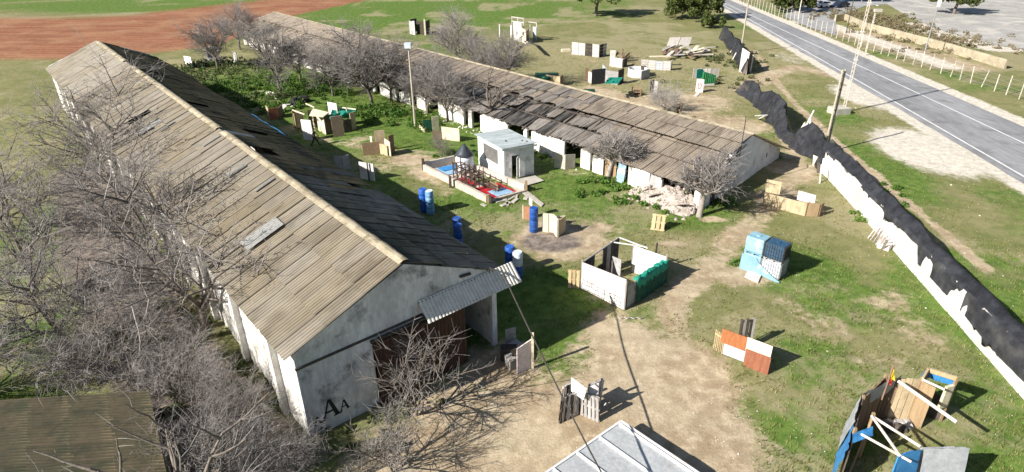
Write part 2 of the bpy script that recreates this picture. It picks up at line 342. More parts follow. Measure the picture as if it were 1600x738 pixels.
def masks(X, Y):
    n1 = fbm(X * .22, Y * .22, 4); n2 = fbm(X * .07 + 50, Y * .07, 3)
    D = np.zeros_like(X); Lu = np.clip((n2 - .42) * 3.2, 0, .75); Gv = np.zeros_like(X); Rd = np.zeros_like(X); Bu = np.zeros_like(X)
    Dry = np.clip((fbm(X * .12 + 9, Y * .12 + 30, 3) - .45) * 3, 0, .6)
    mx = lambda A, B, k=1.0: np.maximum(A, B * k)
    for pth, w, k in (([(600, 740), (700, 690), (760, 650), (900, 640), (1000, 590), (1060, 560)], 2.2, 1), ([(880, 700), (1010, 660), (1060, 600)], 2.4, 1), ([(960, 520), (1000, 560), (1050, 610), (1110, 700)], 2.0, 1),
                      ([(1060, 545), (1050, 470), (1110, 415), (1150, 370), (1195, 330), (1225, 285), (1240, 240), (1225, 200)], 1.15, .72),
                      ([(1150, 140), (1240, 105), (1300, 118)], 1.6, .9), ([(1540, 420), (1483, 372), (1400, 302), (1310, 225), (1240, 160), (1200, 112), (1180, 80)], .5, .95),
                      ([(1400, 660), (1330, 560), (1290, 500), (1220, 470)], 1.0, .45), ([(600, 250), (650, 262), (700, 300)], 1.0, .6), ([(530, 225), (600, 235), (680, 240)], .9, .6),
                      ([(450, 200), (520, 225), (580, 215)], 1.2, .5), ([(1180, 200), (1110, 185), (1010, 160), (930, 140)], 2.2, .8), ([(780, 590), (840, 610), (900, 560), (940, 500)], 1.2, .5)):
        D = mx(D, path_mask(X, Y, pth, w), k)
    for b in ((1000, 560, 2.6, 2.2, 1), (700, 720, 5, 2.5, .95), (1090, 690, 3, 2, .9), (870, 372, 3.4, 3.0, .95), (640, 250, 3, 2, .8), (1240, 265, 2.4, 3, 1), (1225, 310, 2.2, 1.6, 1), (1170, 430, 2.6, 1.4, .8), (1050, 382, 1.3, .45, 1), (1115, 343, 1.1, .5, 1),
              (1060, 160, 6, 6, .85), (1130, 195, 5, 4, .85), (960, 95, 8, 6, .4), (1100, 140, 5, 4, .5), (590, 262, 2, 1.4, .6), (930, 355, 2, 1, .8), (780, 570, 2.2, 2, .9), (1400, 470, 2.2, 1.4, .6), (1440, 520, 1.6, 2, .55), (1380, 560, 1.6, .9, .5), (1290, 445, 1.2, .7, .5),
              (900, 270, 2, 1, .5), (990, 320, 1.2, .6, .6), (700, 640, 2, 2, .7)):
        D = mx(D, blob(X, Y, *b[:4]), b[4])
    for b in ((880, 310, 8, 5), (1000, 320, 6, 5), (760, 330, 6, 4), (600, 200, 8, 8), (480, 180, 12, 10), (380, 150, 14, 16), (700, 230, 5, 5), (1060, 330, 4, 3), (1250, 420, 3.5, 4), (1320, 470, 3, 3), (1250, 560, 3, 2.5), (1420, 620, 3, 2), (1300, 700, 3, 3), (1350, 260, 5, 9), (1290, 170, 4, 10), (860, 560, 2, 1.4), (700, 20, 40, 30), (230, 8, 40, 14), (930, 475, 2.5, 2)):
        Lu = mx(Lu, blob(X, Y, *b), .95)
    Lu = Lu * np.clip(.30 + 1.35 * fbm(X * .33 + 4, Y * .33, 4), 0, 1.05)
    for b in ((880, 305, 9, 4), (1000, 325, 6, 4), (1060, 335, 4, 2.5), (760, 335, 6, 3), (600, 200, 9, 7), (480, 180, 12, 10), (380, 150, 14, 14), (700, 205, 6, 4), (925, 470, 2.5, 2), (850, 450, 2.5, 2.5)):
        Lu = mx(Lu, blob(X, Y, *b) * np.clip(.72 + .6 * fbm(X * .33 + 4, Y * .33, 4), 0, 1), 1)
    Lu = Lu * (1 - .75 * np.clip(blob(X, Y, 1000, 90, 28, 34), 0, 1))
    Dry = mx(Dry, blob(X, Y, 1000, 100, 26, 30), .7); Dry = mx(Dry, blob(X, Y, 1300, 560, 10, 10), .5); Dry = Dry * np.clip(.25 + 1.5 * fbm(X * .4 + 31, Y * .4 + 3, 4), 0, 1.15); Dry = mx(Dry, blob(X, Y, 850, 150, 9, 12), .6)
    Bu = mx(Bu, blob(X, Y, 862, 378, 2.4, 1.7), .9); Bu = mx(Bu, path_mask(X, Y, [(-11.5, 18.5), (-16, 22.5), (-20, 27), (-28, 36), (-38, 50)], 3.0, world=True), .85); Bu = mx(Bu, blob(X, Y, 905, 352, 1.8, 1.2), .55)
    l, r = rL(Y), rR(Y)
    Gv = mx(Gv, np.clip(1.25 - np.abs(X - (l - 1.0)) / 1.9, 0, 1)); Gv = mx(Gv, np.clip(1.3 - np.abs(X - (r + .9)) / 1.5, 0, 1), 1.0)
    Gv = mx(Gv, blob(X, Y, 1450, 235, 4.5, 7), 1); Gv = mx(Gv, blob(X, Y, 1345, 150, 3, 6), .9); Gv = mx(Gv, blob(X, Y, 1230, 90, 3, 6), .5)
    Gv = mx(Gv, path_mask(X, Y, [(1440, 40), (1483, 55), (1560, 75)], 4), .9); Gv = mx(Gv, path_mask(X, Y, [(1240, 34), (1300, 40), (1390, 72), (1483, 105)], 2.2), .75)
    D = mx(D, path_mask(X, Y, [(1320, 50), (1390, 70), (1483, 100)], 5), .8)
    # ploughed red field, beyond the sheds on the far left
    A = G(170, 92); B = G(345, 70); C = G(405, 36); E = G(560, 3)
    edge = np.interp(X, [-200, A.x, B.x, C.x, E.x, 20], [A.y - 6, A.y, B.y, C.y, E.y, 400])
    top = G(170, 28).y; far = np.interp(X, [-200, G(170, 28).x, G(330, 8).x, -20], [top - 3, top, G(330, 10).y, 230])
    Rd = np.clip((Y - edge) / 3 + .5, 0, 1) * np.clip((far - Y) / 6 + .5, 0, 1) * np.clip((-8 - X) / 6, 0, 1)
    D = np.clip(D + (n1 - .5) * .6, 0, 1); return D, Lu, Gv, Rd, Bu, Dry

GX, GY = np.meshgrid(gx, gy, indexing='ij')
mD, mL, mG, mR, mB, mDry = masks(GX, GY)
nearroad = np.clip((np.abs(GX - (rL(GY) + rR(GY)) / 2) - 5.6) / 3, 0, 1)
GZ = ((fbm(GX * .35, GY * .35, 4) - .5) * .16 * nearroad * np.clip((170 - GY) / 30, 0, 1))
GZ = GZ - .05 * np.clip(1 - nearroad, 0, 1) + np.where(mR > .5, .06 * np.sin((GX * .35 + GY * .94) * 2 * pi / 1.6), 0)
a, b = GX.shape
V = np.stack([GX, GY, GZ], -1).reshape(-1, 3)
ii = np.arange(a * b).reshape(a, b)
F = np.stack([ii[:-1, :-1], ii[1:, :-1], ii[1:, 1:], ii[:-1, 1:]], -1).reshape(-1, 4)

def ground_material():
    m = bpy.data.materials.new('ground_cover'); m.use_nodes = True; t = m.node_tree; N = t.nodes; L = t.links
    bs = N['Principled BSDF']; bs.inputs['Roughness'].default_value = .95; bs.inputs['Specular IOR Level'].default_value = .15
    geo = N.new('ShaderNodeNewGeometry')
    def attr(n):
        q = N.new('ShaderNodeAttribute'); q.attribute_name = n; s = N.new('ShaderNodeSeparateColor'); L.new(q.outputs['Color'], s.inputs[0]); return s.outputs
    A = attr('cover'); B = attr('soil')
    def noise(sc, det=6, ro=.6, stretch=None):
        n = N.new('ShaderNodeTexNoise'); n.inputs['Scale'].default_value = sc; n.inputs['Detail'].default_value = det; n.inputs['Roughness'].default_value = ro
        if stretch:
            mp = N.new('ShaderNodeMapping'); mp.inputs['Rotation'].default_value = stretch[0]; mp.inputs['Scale'].default_value = stretch[1]; L.new(geo.outputs['Position'], mp.inputs[0]); L.new(mp.outputs[0], n.inputs['Vector'])
        else: L.new(geo.outputs['Position'], n.inputs['Vector'])
        return n.outputs[0]
    def rng(s, a, b, c=0, d=1):
        r = N.new('ShaderNodeMapRange'); r.interpolation_type = 'SMOOTHSTEP'
        for i, v in enumerate((a, b, c, d)): r.inputs[i + 1].default_value = v
        L.new(s, r.inputs[0]); return r.outputs[0]
    def math(op, a, b=None):
        q = N.new('ShaderNodeMath'); q.operation = op
        for i, v in enumerate((a, b)):
            if v is None: continue
            if isinstance(v, (int, float)): q.inputs[i].default_value = v
            else: L.new(v, q.inputs[i])
        return q.outputs[0]
    def mix(f, a, b, mode='MIX'):
        x = N.new('ShaderNodeMix'); x.data_type = 'RGBA'; x.blend_type = mode
        if isinstance(f, float): x.inputs[0].default_value = f
        else: L.new(f, x.inputs[0])
        for i, q in ((6, a), (7, b)):
            if isinstance(q, tuple): x.inputs[i].default_value = (*q, 1)
            else: L.new(q, x.inputs[i])
        return x.outputs[2]
    def brk(mask, sc, amp, a=.38, b=.62, det=8):   # mask edge broken up by noise
        return rng(math('ADD', mask, math('MULTIPLY', math('SUBTRACT', noise(sc, det, .7), .5), amp)), a, b)
    nf = noise(9, 8, .75); nm = noise(1.4, 8, .65); nl = noise(.28, 6)
    green = mix(rng(nm, .35, .65), (.082, .155, .026), (.132, .198, .042))
    olive = mix(rng(nl, .35, .65), (.175, .185, .07), (.24, .225, .108))
    straw = mix(rng(nm, .35, .65), (.36, .315, .195), (.27, .25, .135))
    c = mix(brk(A[1], 1.1, 1.0, .25, .75), olive, green)
    c = mix(math('MULTIPLY', brk(B[2], .9, 1.1, .35, .7), .85), c, straw)
    dirt = mix(rng(nl, .38, .62), (.47, .385, .265), (.36, .275, .18)); dirt = mix(math('MULTIPLY', rng(nm, .45, .70), .7), dirt, (.56, .475, .345)); dirt = mix(math('MULTIPLY', rng(noise(.7, 8, .7), .55, .70), .55), dirt, (.27, .22, .13))
    dm0 = math('ADD', A[0], math('MULTIPLY', math('SUBTRACT', noise(.45, 5), .5), .75)); dm = brk(dm0, 1.6, 1.3, .34, .72)
    c = mix(dm, c, dirt)
    sc = rng(noise(3.2, 9, .72), .56, .68)                          # thin bare spots everywhere in the turf
    c = mix(math('MULTIPLY', sc, .55), c, (.33, .285, .17))
    tf = rng(noise(2.6, 9, .75), .57, .70)                          # stray tufts on bare earth
    c = mix(math('MULTIPLY', math('MULTIPLY', tf, dm), .75), c, (.185, .18, .08))
    c = mix(brk(A[2], .9, .9, .36, .7), c, mix(rng(noise(2.2, 9, .75), .35, .65), (.72, .67, .59), (.52, .47, .39)))
    c = mix(brk(B[1], 1.0, .7, .4, .75), c, mix(rng(nm, .4, .6), (.15, .125, .11), (.25, .21, .18)))
    red = mix(rng(noise(.5, 7, .6, ((0, 0, radians(-20)), (.10, 2.6, 1))), .38, .62), (.33, .148, .085), (.225, .10, .056))
    red = mix(math('MULTIPLY', rng(noise(.12, 5), .45, .62), .6), red, (.37, .21, .12))
    c = mix(B[0], c, red)
    sp = N.new('ShaderNodeCombineColor'); v = math('MULTIPLY', math('MULTIPLY', rng(nf, .25, .75, .80, 1.15), rng(nm, .3, .7, .86, 1.12)), rng(noise(34, 4, .7), .3, .7, .88, 1.1))
    for i in range(3): L.new(v, sp.inputs[i])
    c = mix(1.0, c, sp.outputs[0], 'MULTIPLY')
    L.new(c, bs.inputs['Base Color'])
    bp = N.new('ShaderNodeBump'); bp.inputs['Strength'].default_value = .38; bp.inputs['Distance'].default_value = .10
    L.new(math('ADD', nf, math('MULTIPLY', nm, 1.5)), bp.inputs['Height']); L.new(bp.outputs[0], bs.inputs['Normal'])
    return m
gme = np_mesh('ground', V, F, ground_material(), True)
for nm_, ch in (('cover', (mD, mL, mG)), ('soil', (mR, mB, mDry))):
    at = gme.color_attributes.new(nm_, 'FLOAT_COLOR', 'POINT')
    at.data.foreach_set('color', np.stack([*ch, np.ones_like(mD)], -1).astype(np.float32).ravel())
tag(link('ground', gme), kind='structure')
_xi = lambda v: np.clip(np.searchsorted(gx, v) - 1, 0, len(gx) - 2)
def gz(x, y):
    i = int(np.clip(np.searchsorted(gx, x) - 1, 0, len(gx) - 2)); j = int(np.clip(np.searchsorted(gy, y) - 1, 0, len(gy) - 2))
    fx = (x - gx[i]) / (gx[i + 1] - gx[i]); fy = (y - gy[j]) / (gy[j + 1] - gy[j])
    return float((GZ[i, j] * (1 - fx) + GZ[i + 1, j] * fx) * (1 - fy) + (GZ[i, j + 1] * (1 - fx) + GZ[i + 1, j + 1] * fx) * fy)

# ------------------------------------------------------------------ road
ys = np.concatenate([np.arange(-40, 200, 2.0), np.arange(200, 900, 20.)])
m_asph = M('asphalt', (.30, .305, .318), (.235, .24, .255), .35, .9, .3, 120, stretch=(1, .15, 1), rnd=0, dirt=(.17, .17, .175), dscale=.35, damt=.32)
def strip(fa, fb, y, z, th=.05):
    mb = MB(); P = [[Vector((fa(q), q, z)), Vector((fb(q), q, z))] for q in y]
    return mb.grid([[p[1], p[0]] for p in P])
mb = MB(); mb.grid([[Vector((float(rR(q)), q, -.02)), Vector((float(rR(q)) - .15, q, .03)), Vector((float(rL(q)) - .3, q, .03)), Vector((float(rL(q)) - .55 - .5 * fbm(np.array([q * .45]), np.array([2.5]), 3)[0], q, -.03))] for q in ys])
mb.build('road', m_asph, kind='structure')
for k, (fn, w) in enumerate(((rL, .22), (rM, .2))):
    strip(lambda q: float(fn(q)) - w / 2 + .05, lambda q: float(fn(q)) + w / 2 + .05, ys, .034).build('road_marking', m_line, kind='structure')
# car park across the road
m_lot = M('old_asphalt', (.36, .365, .37), (.29, .29, .295), .25, .9, .2, 60, rnd=0, dirt=(.45, .43, .4), dscale=.3, damt=.25)
mb = MB(); pl = [G(*q) for q in ((1225, 26), (1262, 43), (1306, 56), (1306, 34), (1322, 20), (1352, 10), (1420, 4), (1420, -22), (1260, -20), (1255, 5), (1235, 12))]
mb.add([(p.x, p.y, .06) for p in pl], [tuple(range(len(pl)))]); mb.build('car_park', m_lot, kind='structure')
mb = MB(); pl = [G(*q) for q in ((1384, 6), (1420, -8), (1700, -8), (1700, 90), (1560, 72), (1483, 52), (1425, 30))]
mb.add([(p.x, p.y, .07) for p in pl], [tuple(range(len(pl)))]); mb.build('gravel_lot', M('grey_gravel', (.42, .41, .39), (.33, .32, .30), .3, .95, .4, 30, rnd=0, dirt=(.52, .49, .44), dscale=.25, damt=.35), kind='structure')

# ------------------------------------------------------------------ corrugated sheets (shared meshes)
def corr_mesh(name, mat, width, length, waves, amp, seed, chip=0.0):
    r = random.Random(seed); n = waves * 3; P = []
    for i in range(n + 1):
        u = width * i / n; w = amp * cos(2 * pi * i / 3.0)
        dz0, dz1 = r.uniform(-.004, .004), r.uniform(-.004, .004)
        end = length - (r.uniform(0, chip) if r.random() < .5 else 0)
        P.append([Vector((u, 0, w + dz0)), Vector((u, end, w + dz1))])
    mb = MB(); mb.grid(P); me = mb.mesh(name, mat); return me
def frame(o, u, v):
    u = Vector(u).normalized(); v = Vector(v); v = (v - u * v.dot(u)).normalized(); w = u.cross(v)
    return Matrix(((u.x, v.x, w.x, o[0]), (u.y, v.y, w.y, o[1]), (u.z, v.z, w.z, o[2]), (0, 0, 0, 1)))

# ------------------------------------------------------------------ hangar
HA = radians(41.0); HO = Vector((-9.26, 19.6, 0)); HLEN = 67.2
hangar = empty('hangar', HO, HA, 'long white walled hangar with a sagging corrugated gable roof and open doorway', 'hangar')
HM = ROOTM['hangar']; HW = lambda s, t, z: HM @ Vector((s, t, z))
WID, ZE, ZR, SR = 10.14, 4.66, 6.82, 5.23
def roofz(s): return ZE + (ZR - ZE) * (s / SR if s < SR else (WID + .0 - s) / (WID - SR))
mb = MB(); outl = [(0, 0), (3.3, 0), (3.3, 3.45), (9.86, 3.45), (9.86, 0), (WID, 0), (WID, ZE - .2), (SR, ZR - .16), (0, ZE - .12)]
n = len(outl); vs = [HW(s, 0, z) for s, z in outl] + [HW(s, .22, z) for s, z in outl]
mb.add(vs, [tuple(range(n)), tuple(range(2 * n - 1, n - 1, -1))] + [((i + 1) % n, i, i + n, (i + 1) % n + n) for i in range(n)])
mb.build('gable_wall', m_gable, hangar)
mb = MB()
for t0 in np.arange(.22, HLEN, 4.8):
    mb.hexa([HW(s, t, z) for z in (-.1, 4.50) for s, t in ((0, t0), (.2, t0), (.2, min(t0 + 4.8, HLEN)), (0, min(t0 + 4.8, HLEN)))])
mb.build('side_wall', m_plaster, hangar)
mb = MB(); mb.hexa([HW(s, t, z) for z in (-.1, 4.40) for s, t in ((WID - .2, .22), (WID, .22), (WID, HLEN), (WID - .2, HLEN))])
mb.build('side_wall', m_plaster, hangar)
pil = None
for k in range(13):
    t0 = 2.4 + 4.8 * k; mb = MB(); mb.hexa([HW(s, t, z) for z in (0, 4.2) for s, t in ((-.28, t0 - .22), (.0, t0 - .22), (.0, t0 + .22), (-.28, t0 + .22))])
    mb.build('buttress', m_plaster, hangar)
mb = MB()
outb = [(0, 0), (WID, 0), (WID, ZE), (SR, ZR - .04), (0, ZE)]; n = 5
vs = [HW(s, HLEN - .2, z) for s, z in outb] + [HW(s, HLEN, z) for s, z in outb]
mb.add(vs, [tuple(range(n)), tuple(range(2 * n - 1, n - 1, -1))] + [((i + 1) % n, i, i + n, (i + 1) % n + n) for i in range(n)]); mb.build('gable_wall', m_plaster, hangar)
mb = MB(); mb.hexa([HW(s, t, z) for z in (3.76, 3.86) for s, t in ((-.03, -.06), (5.9, -.06), (5.9, .02), (-.03, .02))]); mb.build('ledge', m_darkw, hangar)
mb = MB()
for t0 in np.arange(2.0, HLEN, 5.0):   # roof trusses, seen through gaps
    mb.beam(HW(.2, t0, ZE - .15), HW(SR, t0, ZR - .22), .12, .2); mb.beam(HW(WID - .2, t0, ZE - .15), HW(SR, t0, ZR - .22), .12, .2); mb.beam(HW(.2, t0, ZE - .1), HW(WID - .2, t0, ZE - .1), .12, .16)
mb.build('roof_truss', m_darkw, hangar)
# roof sheets
CW, NC = 1.05, 64
sl_l = hypot(SR + .22, ZR - ZE + .08); rowl = 1.985
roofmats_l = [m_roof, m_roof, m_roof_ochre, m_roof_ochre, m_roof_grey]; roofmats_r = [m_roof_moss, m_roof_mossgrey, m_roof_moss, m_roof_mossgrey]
LM = [corr_mesh('roof_sheet', mm, CW + .04, rowl + .12, 6, .036, i, .05) for i, mm in enumerate(roofmats_l)]
RM = [corr_mesh('roof_sheet', mm, CW + .04, rowl + .12, 6, .036, 20 + i, .10) for i, mm in enumerate(roofmats_r)]
PALE = corr_mesh('roof_sheet', m_roof_pale, CW + .04, rowl + .12, 6, .036, 99)
PALES = corr_mesh('roof_sheet', m_roof_pale, .26, 1.25, 2, .036, 98)
rr = random.Random(4); far_v = MB()
def sag(t, side): return -(.10 * fbm(np.array([t * .13]), np.array([side * 5.]), 2)[0] + .16 * max(0, sin(t * .30 + side)) * (1 if side else .35))
missing = {(1, 17, 0), (1, 18, 0), (1, 24, 1), (1, 12, 2), (0, 33, 1), (1, 31, 0)}
for side in (0, 1):
    dn = Vector((-(SR + .16), 0, -(ZR - ZE + .06))) if side == 0 else Vector((WID + .36 - SR, 0, -(ZR - ZE + .14)))
    dn = dn.normalized()
    for c in range(NC):
        for r in range(3):
            if (side, c, r) in missing: continue
            t0 = -.14 + c * CW; q = Vector((SR, t0, ZR)) + dn * (r * rowl)
            lift = .045 - .016 * r + .006 * (c % 2)
            if side == 0: u = Vector((0, 1, 0)); nrm = u.cross(dn)
            else: u = Vector((0, -1, 0)); q = q + Vector((0, CW + .04, 0)); nrm = u.cross(dn)
            q = q + nrm * lift + Vector((0, 0, sag(t0, side) * (.45 + .3 * r)))
            jit = rr.uniform(-.012, .012) * (1 if side == 0 else 1.5)
            if side == 1 and c > 4 and rr.random() < .06: jit = rr.choice((-.07, .06)); q = q + nrm * .04
            v = (dn + u * jit * .5 + nrm * rr.uniform(-.006, .012 if side == 0 else .018)).normalized()
            if c < 47:
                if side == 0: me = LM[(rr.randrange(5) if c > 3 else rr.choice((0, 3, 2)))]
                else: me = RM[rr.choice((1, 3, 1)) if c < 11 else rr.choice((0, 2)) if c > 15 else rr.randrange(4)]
                if (side, c, r) in ((0, 30, 1), (1, 22, 0)): me = PALE
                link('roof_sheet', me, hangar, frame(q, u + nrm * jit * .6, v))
            else:
                Mx = HM @ frame(q, u + nrm * jit * .6, v); me = LM[0]
                n = 12; P = [[Mx @ Vector((CW * i / n, yy, .036 * cos(pi * i))) for yy in (0, rowl + .1)] for i in range(n + 1)]
                far_v.grid(P, side)
fo = far_v.build('roof_sheet', [m_roof_grey, m_roof_moss], hangar, kind='stuff')
dnl = Vector((-(SR + .16), 0, -(ZR - ZE + .06))).normalized()
for (t, d, me) in ((8.2, 2.1, PALE), (12.9, .5, PALES), (16.4, .9, PALES), (31, 2.9, PALES), (22.5, .4, PALES), (29.5, 1.6, PALES)):   # pale patches laid over the old sheets
    q = Vector((SR, t, ZR)) + dnl * d + Vector((0, 1, 0)).cross(dnl) * .10
    link('patch_sheet', me, hangar, frame(q, (0, 1, 0), dnl))
rc = []
for v_ in range(3):
    mb = MB(); w = .30; n = 6
    P = [[Vector((x, y, -.40 * abs(x) + .035 * (1 - min(1, abs(x) / .1)) + R.uniform(-.008, .008))) for y in np.linspace(0, 1.08, 4)] for x in (-w, -.2, -.08, .08, .18, w * .7)]
    mb.grid([list(r) for r in zip(*P)]); rc.append(mb.mesh('ridge_cap', m_ridge))
for c in range(63):
    if c in (22, 47, 48, 49): continue
    o = link('ridge_cap', rc[c % 3], hangar, Matrix.Translation((SR - .02, -.16 + c * CW, ZR + .17 + sag(c * CW, 0) * .45)) @ Matrix.Rotation(rr.uniform(-.02, .02), 4, 'Z'))
# doors
for s0, s1, off in ((3.35, 5.72, -.10), (5.66, 8.12, -.16)):
    mb = MB(); n = 36; P = [[HW(s0 + (s1 - s0) * i / n, off + (.03 if i % 3 == 0 else -.012), z) for z in (.04, 3.5)] for i in range(n + 1)]
    mb.grid([list(r) for r in zip(*P)]); d = mb.build('sliding_door', m_rust, hangar)
    for z in (.12, 1.8, 3.4):
        mb = MB(); mb.hexa([HW(s, t, zz) for zz in (z - .05, z + .05) for s, t in ((s0, off - .06), (s1, off - .06), (s1, off - .025), (s0, off - .025))])
        mb.build('door_rail', m_rust, d)
mb = MB(); mb.beam(HW(3.2, -.12, 3.62), HW(9.9, -.12, 3.62), .09, .12); mb.build('door_track', m_darkm, hangar)
# awning over the doorway
aw = []
NA = 5; s0, s1 = 5.72, 11.12
for k in range(NA):
    w = (s1 - s0) / NA; me = corr_mesh('awning_sheet', m_awn, w + .03, 1.12, 6, .03, 70 + k)
    v = Vector((0, -.78, -.80)).normalized(); link('awning_sheet', me, hangar, frame(Vector((s0 + k * w, -.04, 4.60 + .008 * (k % 2))), (1, 0, 0), v))
mb = MB(); mb.beam(HW(s0, -.07, 4.5), HW(s1, -.07, 4.5), .06, .08); mb.beam(HW(s0 + .1, -.70, 3.86), HW(s1 - .1, -.70, 3.86), .05, .06)
for k in range(5): q = s0 + .2 + k * 1.25; mb.beam(HW(q, -.02, 3.75), HW(q, -.72, 3.84), .04, .05)
mb.build('awning_frame', m_darkm, hangar)
for s in (9.55, 9.75): mb = MB(); mb.beam(HW(s, -.3, 4.9 - .15), HW(s, -.02, 4.75), .05, .06); mb.build('cable_bracket', m_darkm, hangar)
mb = MB(); mb.beam(HW(8.0, -.06, 4.96), HW(8.6, -.06, 4.90), .12, .1); mb.build('cable_bracket', m_darkm, hangar)
# painted letters A A A on the gable
def letterA(mb, s, z, h, lean=0):
    w = h * .78; y = -.006
    q = lambda a, b: HW(s + a * w + lean * b * h, y, z + b * h)
    st = .10 if h > .7 else .15; kf = .26
    mb.add([q(0, 0), q(st, 0), q(.5 + .02, .96), q(.42, 1.0)], [(0, 1, 2, 3)])
    mb.add([q(1 - kf, 0), q(1.0, 0), q(.60, 1.0), q(.42, 1.0)], [(0, 1, 2, 3)])
    y = -.0075; mb.add([HW(s + a * w, y, z + b * h) for a, b in ((.2, .30), (.78, .30), (.76, .40), (.23, .40))], [(0, 1, 2, 3)])
    mb.add([HW(s + a * w, y, z + b * h) for a, b in ((-.12, -.02), (.24, -.02), (.24, .05), (-.12, .05))], [(0, 1, 2, 3)])
    mb.add([HW(s + a * w, y, z + b * h) for a, b in ((.64, -.02), (1.12, -.02), (1.12, .05), (.64, .05))], [(0, 1, 2, 3)])
mb = MB(); letterA(mb, .26, .62, .42); letterA(mb, .66, .66, .98); letterA(mb, 1.46, .72, .54); mb.build('painted_letters', m_black, hangar)

# ------------------------------------------------------------------ long ruined barn
BO = Vector((14.2, 44.0, 0)); D1 = Vector((cos(radians(49)), sin(radians(49)), 0)); D2 = Vector((cos(radians(132.8)), sin(radians(132.8)), 0)); BL = 93.0
barn = empty('ruined_barn', BO, 0, 'long low ruined white barn with brown two step corrugated roof and a burnt section', 'barn')
BW = lambda n, t, z: BO + D1 * n + D2 * t + Vector((0, 0, z))
NF, ZF, NS, ZS, NR, ZRB, NB, ZB = -2.45, 1.95, 2.4, 3.22, 5.85, 4.02, 13.25, .95
mb = MB(); outl = [(-2.0, -.1), (13.1, -.1), (13.1, ZB - .05), (NR, ZRB - .08), (NS, ZS + .02), (NS, ZS - .12), (-2.0, ZF + .05)]; n = len(outl)
vs = [BW(a_, 0, z) for a_, z in outl] + [BW(a_, .25, z) for a_, z in outl]
mb.add(vs, [tuple(range(n)), tuple(range(2 * n - 1, n - 1, -1))] + [((i + 1) % n, i, i + n, (i + 1) % n + n) for i in range(n)]); mb.build('gable_wall', M('gable_whitewash', (.70, .71, .73), (.60, .61, .63), 1.0, .9, .3, 12, dirt=(.34, .34, .35), dscale=.8, damt=.2, rnd=0), barn)
mb = MB(); mb.hexa([BW(13.1 - a_, t, z) for z in (-.1, ZB - .06) for a_, t in ((0, .25), (0, BL), (.25, BL), (.25, .25))]); mb.build('back_wall', m_plaster, barn)
mb = MB()
for (nn, z, ww, hh, mi) in ((3.3, 3.05, .5, .55, 0), (9.9, 1.15, .22, .35, 0)):
    mb.hexa([BW(nn + sx * ww / 2, ty, z + sz * hh / 2) for sz in (-1, 1) for sx, ty in ((-1, -.012), (1, -.012), (1, .05), (-1, .05))])
mb.build('vent_opening', m_darkin, barn)
mb = MB(); mb.hexa([BW(n_, t_, z) for z in (0, 1.75) for n_, t_ in ((-.62, -.02), (.2, -.02), (.2, .1), (-.62, .1))]); mb.build('door', M('dark_purple_door', (.07, .05, .075), rnd=0), barn)
mb = MB(); mb.beam(BW(3.7, -.06, 2.55), BW(3.75, -.06, 5.7), .05); mb.beam(BW(3.72, -.06, 5.68), BW(4.6, .3, 5.72), .05); mb.beam(BW(3.7, -.06, 3.6), BW(3.2, -.06, 3.4), .05); mb.build('mast', m_darkm, barn)
mb = MB(); mb.beam(BW(.8, -.03, 2.62), BW(4.9, -.03, 3.42), .05, .06); mb.build('cable_duct', m_greyb, barn)
# roof of the barn
BCW = 1.05
def slope_rows(n0, z0, n1, z1, rows): return n0, z0, n1, z1, rows
B_up = [corr_mesh('roof_sheet', mm, BCW + .04, 1.9, 5, .04, 40 + i, .05) for i, mm in enumerate((m_roof_barn,) * 3)]
B_lo = [corr_mesh('roof_sheet', mm, BCW + .04, 2.66, 5, .04, 50 + i, .08) for i, mm in enumerate((m_roof_barn,) * 3)]
B_bt = [corr_mesh('roof_sheet', mm, BCW + .04, 2.4, 5, .04, 60 + i, .5) for i, mm in enumerate((m_roof_burnt, m_roof_burnt, m_roof_whitened))]
farb = MB(); rb = random.Random(8)
nfar = int(BL / BCW)
for c in range(nfar):
    t0 = -.12 + c * BCW
    for (n0, z0, n1, z1, rows, tag_) in ((NR, ZRB + .06, NS - .1, ZS + .22, 2, 'u'), (NS + .3, ZS - .12, NF, ZF - .02, 2, 'l')):
        P0 = BW(n0, t0, z0); P1 = BW(n1, t0, z1); d = (P1 - P0); Ls = d.length; d.normalize()
        for r in range(rows):
            burnt = tag_ == 'l' and 13 + 2 * r <= c <= 29 - 3 * r + (c % 2)
            pale = (tag_ == 'u' and 15 <= c <= 25 and rb.random() < .7) or (tag_ == 'l' and (11 <= c < 16 or 24 < c < 30) and rb.random() < .7)
            rl = Ls / rows; q = P0 + d * (r * rl); u = D2; nrm = u.cross(d).normalized()
            if nrm.z < 0: nrm = -nrm
            q = q + nrm * (.05 - .03 * r + .01 * (c % 2)) + Vector((0, 0, -.12 * fbm(np.array([t0 * .15]), np.array([2. + r]), 2)[0]))
            v = d + nrm * rb.uniform(-.01, .02)
            if burnt:
                if rb.random() < .03: continue
                v = d + nrm * rb.uniform(-.06, .02) + D2 * rb.uniform(-.03, .03); q = q - nrm * rb.uniform(0, .10)
            if c < 62:
                me = ([B_bt[1 if rb.random() < .5 else 2], B_bt[2], B_bt[0]] if burnt else (B_up if tag_ == 'u' else B_lo))[rb.randrange(3)]
                if pale: me = B_bt[2]
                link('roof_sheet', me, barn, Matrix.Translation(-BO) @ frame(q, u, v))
            else:
                Mx = frame(q, u, v); n = 10
                farb.grid([[Mx @ Vector((BCW * i / n, yy, .04 * cos(pi * i))) for yy in (0, rl + .1)] for i in range(n + 1)])
    P0 = BW(NR, t0, ZRB + .03); P1 = BW(NB, t0, ZB); Mx = frame(P0, -D2, P1 - P0); n = 10; L_ = (P1 - P0).length
    farb.grid([[Mx @ Vector((-BCW * i / n, yy, .04 * cos(pi * i))) for yy in (0, L_)] for i in range(n + 1)])
farb.build('roof_sheet', m_roof_barn, barn, kind='stuff')
